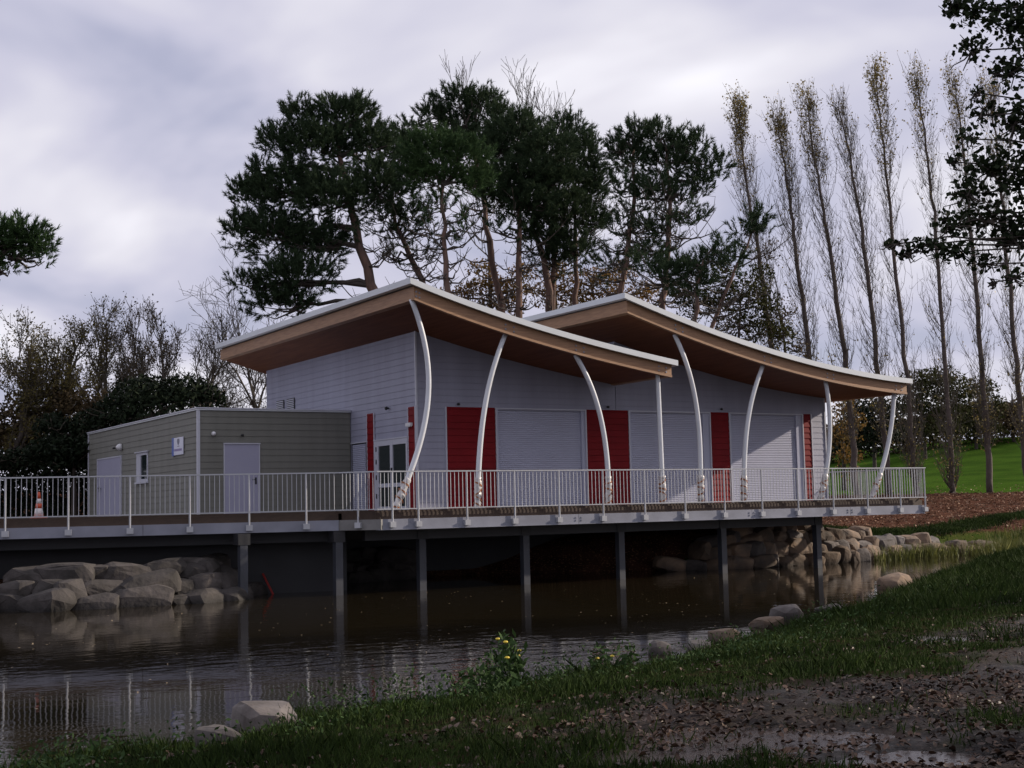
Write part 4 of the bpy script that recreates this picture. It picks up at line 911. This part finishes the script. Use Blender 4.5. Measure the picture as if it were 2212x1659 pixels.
# ------------------------------------------------------------------ trees on the left
bare_tree('bare oak with brownish tufts, first from the left edge', 58, [(20, 1060), (45, 930), (65, 850)], 0.2, 1.75, 4, 0.6, 0.2, 3, 'oliveyellow', 6500, 0.12, 'bare trees behind the annex', 9)
bare_tree('spreading bare oak with olive leaves low in its crown, second from the left edge', 60, [(120, 1060), (130, 920), (140, 830)], 0.22, 1.9, 4, 0.6, 0.2, 3, 'oliveyellow', 8000, 0.12, 'bare trees behind the annex', 10)
bare_tree('upright bare tree with parallel limbs above the dark laurels', 62, [(215, 1060), (222, 920), (228, 820)], 0.18, 1.8, 4, 0.5, 0.3, 3, 'oliveyellow', 3600, 0.12, 'bare trees behind the annex', 9)
bare_tree('narrow bare tree rising behind the annex roof corner', 62, [(285, 1060), (287, 920), (288, 820)], 0.17, 1.75, 4, 0.46, 0.34, 3, 'brownleaf', 2000, 0.12, 'bare trees behind the annex', 8)
bare_tree('small greyish bare tree right of the narrow one, before the gap of sky', 64, [(340, 1060), (346, 900), (352, 800)], 0.15, 1.6, 4, 0.5, 0.28, 3, 'brownleaf', 1500, 0.12, 'bare trees behind the annex', 6)
bare_tree('wide leafless tree with a dark stem at the pavilion corner', 66, [(560, 1060), (556, 920), (548, 850)], 0.18, 2.9, 4, 0.6, 0.14, 3, 'brownleaf', 900, 0.14, 'bare trees behind the annex', 9, lowleaf=5.6)
bare_tree('thin bare tree leaning over the laurels towards the pavilion eave', 66, [(470, 1060), (455, 930), (440, 850)], 0.16, 2.6, 4, 0.52, 0.2, 3, 'olive', 500, 0.13, 'bare trees behind the annex', 8)
leafy_tree('dark evergreen laurel standing behind the annex roof', 56, [(330, 1060), (330, 980), (330, 900)], [(315, 870, 88, 62), (400, 860, 62, 56), (250, 910, 66, 56), (340, 940, 120, 50), (450, 870, 42, 44)], 'evergreen', dens=150, lsize=0.2, name='evergreen_tree')
leafy_tree('dark evergreen bush left of the annex end wall', 56, [(160, 1070), (160, 1010), (165, 950)], [(160, 960, 66, 50), (110, 985, 60, 44), (215, 980, 60, 50), (170, 1010, 100, 40), (60, 1005, 60, 44), (10, 1010, 60, 40), (-60, 1000, 70, 50), (200, 930, 50, 50), (120, 930, 50, 40)], 'evergreen', dens=150, lsize=0.2, name='evergreen_tree')
leafy_tree('rusty brown undergrowth tree at the left edge of the picture', 59, [(20, 1060), (25, 1000), (30, 930)], [(40, 900, 56, 54), (95, 920, 46, 46), (0, 940, 50, 50), (50, 965, 90, 50), (-50, 930, 60, 80), (150, 890, 60, 50), (120, 860, 50, 40, 0.6), (200, 880, 50, 50, 0.7)], 'brownleaf', dens=85, lsize=0.18, name='autumn_tree')
# clipped hedge behind the deck's left end
hp = [at(x, 1055, 58) for x in np.linspace(-330, 245, 36)]
hd_ = thing('hedge', (float(hp[15][0]), float(hp[15][1]), -0.9), 'low dark hedge behind the railing left of the annex', 'hedge')
Cb = np.concatenate([np.array(p)[None]+rng.uniform(-1, 1, (1100, 3))*np.array([0.5, 0.5, 1.0])+np.array([0, 0, -0.05]) for p in hp]); Cb[:, 2] = rng.uniform(-1.4, 1.75, len(Cb))+rng.normal(0, 0.07, len(Cb))
mk('foliage', *leaf_quads(Cb, 0.16), MT['evergreen'], hd_)
hs = MB()
for p in hp[::2]: hs.tube([(p[0], p[1], -1.2), (p[0]+0.05, p[1], 0.4)], [0.05, 0.02], 5)
hs.build('stems', MT['barkd'], hd_)

# ------------------------------------------------------------------ poplars
POP = [([(1672, 780), (1640, 560), (1612, 400), (1592, 225)], 'first poplar of the row from the pines, with a bushy yellow tip', 1.0),
       ([(1752, 800), (1722, 560), (1700, 400), (1679, 258)], 'second poplar from the pines, slim with a small leafy tip', 0.5),
       ([(1832, 830), (1796, 560), (1768, 390), (1740, 208)], 'third poplar from the pines, bent tip with sparse yellow leaves', 0.6),
       ([(1903, 860), (1872, 560), (1843, 390), (1811, 218)], 'fourth poplar from the pines, barest and thinnest of the row', 0.18),
       ([(1976, 1040), (1962, 850), (1930, 520), (1912, 340), (1888, 150)], 'fifth poplar from the pines, tallest with a leafy golden tip', 1.0),
       ([(2058, 1063), (2046, 850), (2022, 500), (2003, 340), (1977, 155)], 'sixth poplar from the pines, its stem rising beside the deck corner', 0.45),
       ([(2138, 1066), (2128, 880), (2102, 560), (2085, 360), (2060, 160)], 'seventh poplar from the pines, seen behind the overhanging alder twigs', 0.6),
       ([(2222, 1068), (2204, 860), (2176, 560), (2160, 380), (2135, 180)], 'eighth poplar from the pines, at the right edge behind the alder', 0.5)]
for pix, lab, lf in POP:
    dep = 77.5; P = trunk_path(pix, dep); t = np.linspace(0, 1, len(P)); tt = np.linspace(0, 1, 30); P = np.stack([np.interp(tt, t, P[:, i]) for i in range(3)], -1)
    P[1:-1] += rng.normal(0, 0.04, (28, 3))
    root = thing('poplar_tree', tuple(P[0]), lab, 'tree', 'poplars in a row')
    tb = MB(); tb.tube(P, 0.02+0.165*(1-tt)**0.85, 8); tb.build('trunk', MT['barkp'], root, True)
    br = MB(); tips = []; H = P[-1, 2]-P[0, 2]; axis = (P[-1]-P[-8]); axis /= np.linalg.norm(axis)
    for i in range(230):
        f = rng.uniform(0.10, 0.97); j = f*29; j0 = int(j); p = P[j0]+(P[min(j0+1, 29)]-P[j0])*(j-j0)
        a_ = rng.uniform(0, 6.28); ln = (0.9+2.6*(1-f)**0.5*min(1, f*3.0))*rng.uniform(0.6, 1.15); ln = min(ln, (1.02-f)*H+0.5)
        o_ = np.array([math.cos(a_), math.sin(a_), 0]); k = 5; q = [p]; d = o_*0.55+axis*0.85
        for _ in range(k-1):
            d = d/np.linalg.norm(d); q.append(q[-1]+d*ln/(k-1)); d = d*0.75+axis*0.42+rng.normal(0, 0.09, 3)
        q = np.array(q); br.tube(q, np.linspace(0.016*(1-f)+0.008, 0.005, k), 3, False); tips.append((f, q))
        for _ in range(8):
            m_ = q[rng.integers(1, k)]; e_ = m_+(axis*0.75+rng.normal(0, 0.33, 3))*rng.uniform(0.35, 0.9); br.tube(np.array([m_, (m_+e_)/2+rng.normal(0, 0.03, 3), e_]), [0.009, 0.007, 0.006], 3, False)
            tips.append((f, np.array([m_, (m_+e_)/2, e_])))
    br.build('branches', MT['twig'], root)['kind'] = 'stuff'
    L_ = []
    for f, q in tips:
        pr = lf*max(0, (f-0.66)/0.34)**1.3*5+0.07*lf+0.05+(0.7 if f < 0.25 else 0)
        for _ in range(rng.poisson(pr)): L_.append(q[rng.integers(0, len(q))]+rng.normal(0, 0.10, 3))
    mk('crown', *leaf_quads(np.array(L_), 0.125, aspect=0.75), MT['gold'], root)

# ------------------------------------------------------------------ woods beyond the lawn
WOOD = [('tall leafy oak in the wood edge beyond the lawn, right of the last column', 128, (2000, 1010), [(1985, 840, 56, 44), (2030, 830, 60, 42), (2075, 860, 46, 46), (1960, 890, 46, 46), (2020, 890, 76, 56), (2010, 935, 80, 34)], 'olive', 26, 0.34),
        ('dark tree in the wood edge below the second roof end', 122, (1890, 1020), [(1870, 890, 46, 36), (1910, 905, 46, 46), (1850, 930, 46, 50), (1900, 950, 60, 40)], 'evergreen', 30, 0.34),
        ('golden leaved tree seen through the gap behind the last columns', 92, (1825, 1060), [(1820, 890, 32, 40), (1815, 950, 36, 50), (1835, 1000, 34, 40), (1850, 920, 24, 40, 0.6)], 'autumn', 24, 0.26),
        ('scrubby tree at the top of the lawn between two poplar stems', 132, (2110, 990), [(2120, 850, 40, 42), (2100, 920, 56, 46), (2150, 880, 30, 30), (2110, 935, 70, 30)], 'olive', 24, 0.34),
        ('bushy dark tree on the lawn crest at the right edge', 136, (2190, 960), [(2185, 900, 46, 30), (2215, 920, 46, 34), (2160, 930, 46, 30), (2240, 900, 60, 50)], 'brownleaf', 30, 0.34)]
for lab, dep, base, bl, m, dn, ls in WOOD:
    leafy_tree(lab, dep, [base, (base[0]-2, base[1]-60), (base[0]-4, base[1]-110)], bl, m, 0.2, dn, ls, name='wood_tree', group='wood beyond the lawn')
Cw, _o = blob_points([(x, 970-0.185*(x-1830)+rng.uniform(-20, 4), 44, 40) for x in range(1560, 2330, 20)], 140, 60)
ud = mk('undergrowth', *leaf_quads(Cw, 0.4), MT['brownleaf']); tag(ud, 'brown undergrowth along the foot of the wood beyond the lawn', 'undergrowth', kind='stuff')
Cw, _o = blob_points([(x, 1000+rng.uniform(-40, 10), 70, 46) for x in range(-500, 1760, 50)], 120, 16)
ud = mk('far_wood', *leaf_quads(Cw, 0.5), MT['evergreen']); tag(ud, 'dim wood far behind the pines and the pavilion', 'wood', kind='stuff')

# ------------------------------------------------------------------ alder over the near bank, stem out of view on the right
def alder(label, base_a, base_d, H, blobs, dep, dens, group='alders on the near bank', lsize=0.085, extra=None):
    b = CAM+RGT*base_a+FWD*base_d; z0 = ground_z(b); b = np.array([b[0], b[1], z0-0.1]); root = thing('alder_tree', tuple(b), label, 'tree', group)
    top = b+UPZ*H+RGT*0.4; P = curve(b, top, 0, 12, 0.08); tb = MB(); tb.tube(P, np.linspace(0.26, 0.06, 12), 9); tb.build('trunk', MT['barkd'], root, True)
    br = MB(); cs = []
    for bb in blobs:
        c = at(bb[0], bb[1], dep) if extra is None else bb[0]; cs.append(c)
    for i, c in enumerate(cs):
        s = P[int(np.argmin(((P-c)**2).sum(1)+2.0*np.maximum(0, P[:, 2]-c[2]+0.4)**2))]; br.tube(curve(s, c, -0.15, 7, 0.06), np.linspace(0.034, 0.010, 7), 5)
        rx = (blobs[i][2]*dep/FPX) if extra is None else blobs[i][1]; ry = (blobs[i][3]*dep/FPX) if extra is None else blobs[i][2]
        for _ in range(10):
            q = c+RGT*rng.uniform(-0.95, 0.95)*rx+UPZ*rng.uniform(-0.9, 0.9)*ry+FWD*rng.uniform(-0.8, 0.8)*rx; br.tube(curve(c, q, 0.03, 4, 0.04), np.linspace(0.016, 0.006, 4), 3)
    br.build('branches', MT['barkd'], root)['kind'] = 'stuff'
    if extra is None:
        C, O = blob_points(blobs, dep, dens, shell=0.5)
    else:
        C = []
        for c, rx, ry in blobs:
            n = int(dens*rx*ry*3.14); d = rng.normal(size=(n, 3)); d /= np.linalg.norm(d, axis=1)[:, None]; r = rng.random(n)**0.45
            C.append(c+(d[:, :1]*RGT*rx+d[:, 1:2]*FWD*rx+d[:, 2:3]*UPZ*ry)*r[:, None])
        C = np.concatenate(C)
    mk('crown', *leaf_quads(C, lsize, aspect=0.8), MT['alder'], root)
alder('dark leafy alder hanging into the picture at the upper right corner', 11.0, 20.0, 11.5,
      [(2105, 30, 60, 40), (2190, 60, 70, 70), (2060, 20, 30, 30), (2100, 110, 44, 40, 0.7), (2180, 160, 50, 50), (2120, 250, 40, 40, 0.6), (2190, 270, 50, 70), (2090, 300, 36, 30, 0.55), (2140, 370, 56, 60), (2200, 400, 50, 80), (2090, 420, 48, 46), (2060, 350, 22, 30, 0.4),
       (2050, 490, 44, 40), (2130, 480, 60, 56), (2190, 520, 50, 60), (1990, 530, 50, 20), (1930, 528, 30, 11), (2060, 545, 60, 26), (2130, 570, 50, 26, 0.8), (1960, 548, 36, 12), (2190, 600, 30, 26, 0.6), (2145, 610, 14, 14, 0.4), (2110, 200, 24, 24, 0.4),
       (2260, 100, 80, 100), (2280, 300, 80, 120), (2270, 500, 70, 80), (2340, 200, 80, 120), (2360, 420, 80, 120), (2250, -80, 90, 90), (2360, -60, 90, 100)]+[(2440+(i % 5)*115+rng.uniform(-30, 30), -120+(i//5)*170+rng.uniform(-40, 40), 110, 95, 0.3) for i in range(25)], 20.0, 560, lsize=0.095)
def wb(a, d, z): return CAM+RGT*a+FWD*d+UPZ*z
alder('unseen alder added beyond the right edge to shade the leaf strewn bank', 13.5, 13.0, 10.0, [(wb(12.5+rng.uniform(-2.2, 2.2), 13+rng.uniform(-3, 3), rng.uniform(1.4, 8.5)), rng.uniform(1.2, 1.8), rng.uniform(0.9, 1.4)) for _ in range(20)], 13.0, 130, lsize=0.15, extra=True)  # out of view, added only to shade the near bank
alder('second unseen alder added for shade beyond the right edge, nearer to the deck', 20.0, 30.0, 13.0, [(wb(20+rng.uniform(-2.6, 2.6), 30+rng.uniform(-3.5, 3.5), rng.uniform(1.6, 11)), rng.uniform(1.5, 2.2), rng.uniform(1.0, 1.6)) for _ in range(24)], 30.0, 110, lsize=0.17, extra=True)  # also unseen, put in for the shade it casts

# ------------------------------------------------------------------ ground cover
def scatter(n, amin, amax, dmin, dmax, pw=1.0):
    d = dmin+(dmax-dmin)*rng.random(n)**pw; half = d*0.47+0.6
    a = rng.uniform(-1, 1, n)*half; a = np.clip(a, amin, amax)
    return CAM[0]+a*RGT[0]+d*FWD[0], CAM[1]+a*RGT[1]+d*FWD[1], a, d
def blades(u, v, z, h, w, lean=0.35):
    n = len(u); b = np.stack([u, v, z-0.01], -1); th = rng.uniform(0, 6.28, n); ww = np.stack([np.cos(th), np.sin(th), np.zeros(n)], -1)*w[:, None]*0.5
    t1 = rng.normal(0, lean, (n, 2)); tip = b+np.concatenate([t1*h[:, None], h[:, None]], 1); mid = b*0.5+tip*0.5+np.concatenate([-t1*h[:, None]*0.18, np.zeros((n, 1))], 1)
    V = np.stack([b+ww, b-ww, mid-ww*0.7, tip, mid+ww*0.7], 1).reshape(-1, 3); F = np.arange(n*5).reshape(-1, 5)
    return V, F
u, v, a, d = scatter(260000, -12, 14, 5.5, 34, 1.6); tm = turf_mask(u, v); sd = signed(u, v)
wfar = sst(v+np.where(u < 0, 6, 0), -3.0, 2.5)
keep = (rng.random(len(u)) < tm**1.3*0.95*(1-wfar)) & (sd > 0.05); u, v, d, sd, tm = u[keep], v[keep], d[keep], sd[keep], tm[keep]
cl = 0.5+0.5*wob(u, v, 1.6, 6)
h = rng.uniform(0.05, 0.15, len(u))*(0.35+1.5*np.clip(cl, 0, 1.2)**2)+0.16*sst(sd+0.5*wob(u, v, 2.0, 16), 1.8, 0.2)*rng.random(len(u))**2
w = 0.008+0.0006*d
z = terrain(u, v)
gr = mk('grass', *blades(u, v, z, h, w), MT['grass']); tag(gr, 'rough green grass on the near bank of the pond', 'grass', kind='stuff')
# broad-leaved weeds
u, v, a, d = scatter(150000, -12, 14, 6, 30, 1.5); sd = signed(u, v); wfar = sst(v+np.where(u < 0, 6, 0), -3.0, 2.5)
keep = (rng.random(len(u)) < sst(sd+wob(u, v, 1.1, 12)*0.9, 3.0, 0.6)*sst(wob(u, v, 0.9, 15), -0.35, 0.5)*(1-wfar)) & (sd > 0.02); u, v, d, sd = u[keep], v[keep], d[keep], sd[keep]
hh = rng.random(len(u))*(0.10+0.34*np.clip(wob(u, v, 1.4, 3)+0.35, 0, 1))
C = np.stack([u, v, terrain(u, v)+hh+0.02], -1)
V1, F1 = leaf_quads(C, 0.055, aspect=0.45); wd = mk('weeds', V1, F1, MT['weed']); tag(wd, 'low leafy weeds along the near water edge', 'weeds', kind='stuff')
# fallen leaves on the near bank
u, v, a, d = scatter(130000, -11, 14, 5, 34, 1.5); sd = signed(u, v); tm = turf_mask(u, v); wfar = sst(v+np.where(u < 0, 6, 0), -3.0, 2.5)
keep = (sd > 0.15) & (rng.random(len(u)) < (0.05+0.8*(1-tm)*(0.2+0.8*sst(wob(u, v, 0.9, 18)+0.5, 0, 0.8)))*(1-wfar)); u, v = u[keep], v[keep]
zt_ = terrain(u, v); a, d = uv2ad(u, v)
for p, (ra, rd), zl in zip(PUD, PUD_R, PUD_Z):
    pa, pd = uv2ad(p[0], p[1]); ins = (((a-pa)/ra)**2+((d-pd)/rd)**2 < 2.4) & (rng.random(len(u)) < 0.4); zt_ = np.where(ins, np.maximum(zt_, zl-0.012), zt_)
C = np.stack([u, v, zt_+rng.uniform(0.008, 0.035, len(u))], -1)
V1, F1 = folded_leaves(C, 0.058); lt = mk('leaf_litter', V1, F1, MT['litter']); tag(lt, 'brown fallen leaves strewn over the muddy near bank', 'leaves', kind='stuff')
# leaves on the soil slope and the lawn across the pond
n = 26000; a = rng.uniform(7, 46, n); d = 50+rng.random(n)**1.2*42; u = CAM[0]+a*RGT[0]+d*FWD[0]; v = CAM[1]+a*RGT[1]+d*FWD[1]; sd = signed(u, v)
keep = (sd > 1.6) & (v > 3) & ((d < 79) | (rng.random(n) < 0.15)); u, v = u[keep], v[keep]
C = np.stack([u, v, terrain(u, v)+rng.uniform(0.01, 0.05, len(u))], -1); lt = mk('leaf_litter', *leaf_quads(C, 0.12, flat=0.55, aspect=0.7), MT['farlitter']); tag(lt, 'fallen leaves on the brown soil slope beyond the deck', 'leaves', kind='stuff')
# grass strip above the far boulders, reeds at the water
n = 26000; s = rng.uniform(16, 36, n); a = rng.normal(0, 0.35, n); u = s; v = 5.3+a+0.1*(s-18)
k = signed(u, v) > 1.2; u, v = u[k], v[k]
gs = mk('grass_strip', *blades(u, v, terrain(u, v), rng.uniform(0.06, 0.22, len(u)), np.full(len(u), 0.04)), MT['grass']); tag(gs, 'grass strip along the top of the far boulder bank', 'grass', kind='stuff')
n = 9000; u = rng.uniform(20.5, 33, n); v = rng.normal(2.9, 0.55, n)+0.02*(u-20); sd = signed(u, v); k = (sd > -0.9) & (rng.random(n) < 0.25+0.75*sst(wob(u, v, 0.8, 8), -0.2, 0.5)); u, v = u[k], v[k]
rd_ = mk('reeds', *blades(u, v, np.maximum(terrain(u, v), ZW-0.1), rng.uniform(0.25, 0.75, len(u)), np.full(len(u), 0.035), 0.22), MT['reed']); tag(rd_, 'yellow green reeds at the far end of the pond', 'reeds', kind='stuff')
# grass reaching to the end of the pond on the right
n = 60000; a = rng.uniform(4, 24, n); d = rng.uniform(24, 54, n); u = CAM[0]+a*RGT[0]+d*FWD[0]; v = CAM[1]+a*RGT[1]+d*FWD[1]; sd = signed(u, v)
k = (sd > 0.05) & (v < 4) & (rng.random(n) < sst(sd+wob(u, v, 0.6, 2), 9, 4)); u, v, d = u[k], v[k], d[k]
gs = mk('grass_bank', *blades(u, v, terrain(u, v), rng.uniform(0.08, 0.30, len(u)), 0.012+0.0006*d), MT['grass']); tag(gs, 'grass on the low bank at the closed end of the pond', 'grass', kind='stuff')
# floating leaves
n = 650; u = rng.uniform(-14, 16, n); v = rng.uniform(-17, 0, n); k = (signed(u, v) < -0.4) & (rng.random(n) < 0.35+0.65*sst(wob(u, v, 0.35, 11), 0, 0.6)); u, v = u[k], v[k]
C = np.stack([u, v, np.full(len(u), ZW+0.008)], -1); fv, ff = leaf_quads(C, 0.052, flat=0.97, aspect=0.7); fv[:, 2] = np.clip(fv[:, 2], ZW+0.003, ZW+0.014)
fo = mk('floating_leaves', fv, ff, MT['floatleaf']); tag(fo, 'pale leaves floating on the dark pond', 'leaves', kind='stuff')
# flowering weeds at the water edge
def weed_plant(px, py, H, label, flowers):
    q = onz(px, py, -2.1); z = ground_z(q); root = thing('flowering_weed', (q[0], q[1], z), label, 'plant', 'tall weeds at the water edge')
    st = MB(); L_ = []; tips = []
    for _ in range(9):
        b = q+np.array([rng.normal(0, 0.10), rng.normal(0, 0.10), 0]); b[2] = z-0.02; t = b+np.array([rng.normal(0, 0.16), rng.normal(0, 0.16), H*rng.uniform(0.6, 1.0)]); P = curve(b, t, 0, 6, 0.015); st.tube(P, np.linspace(0.008, 0.004, 6), 4); tips.append(t)
        for _ in range(34): L_.append(P[rng.integers(1, 6)]+rng.normal(0, 0.055, 3))
    st.build('stem', MT['weed'], root); mk('leaves', *leaf_quads(np.array(L_), 0.11, aspect=0.4), MT['weed'], root)
    for t in tips[:flowers]:
        V, F = tube_np([t, t+UPZ*0.015, t+UPZ*0.03], [0.012, 0.032, 0.02], 8); mk('flower', V, F, MT['flower'], root)
weed_plant(1105, 1490, 0.62, 'tall green weed with yellow flowers, standing highest against the dark water', 4)
weed_plant(1325, 1432, 0.40, 'leafy weed clump with small yellow buds by the pointed grey stone', 3)
weed_plant(1060, 1505, 0.42, 'greyish withered weed just left of the tallest flowering weed', 1)
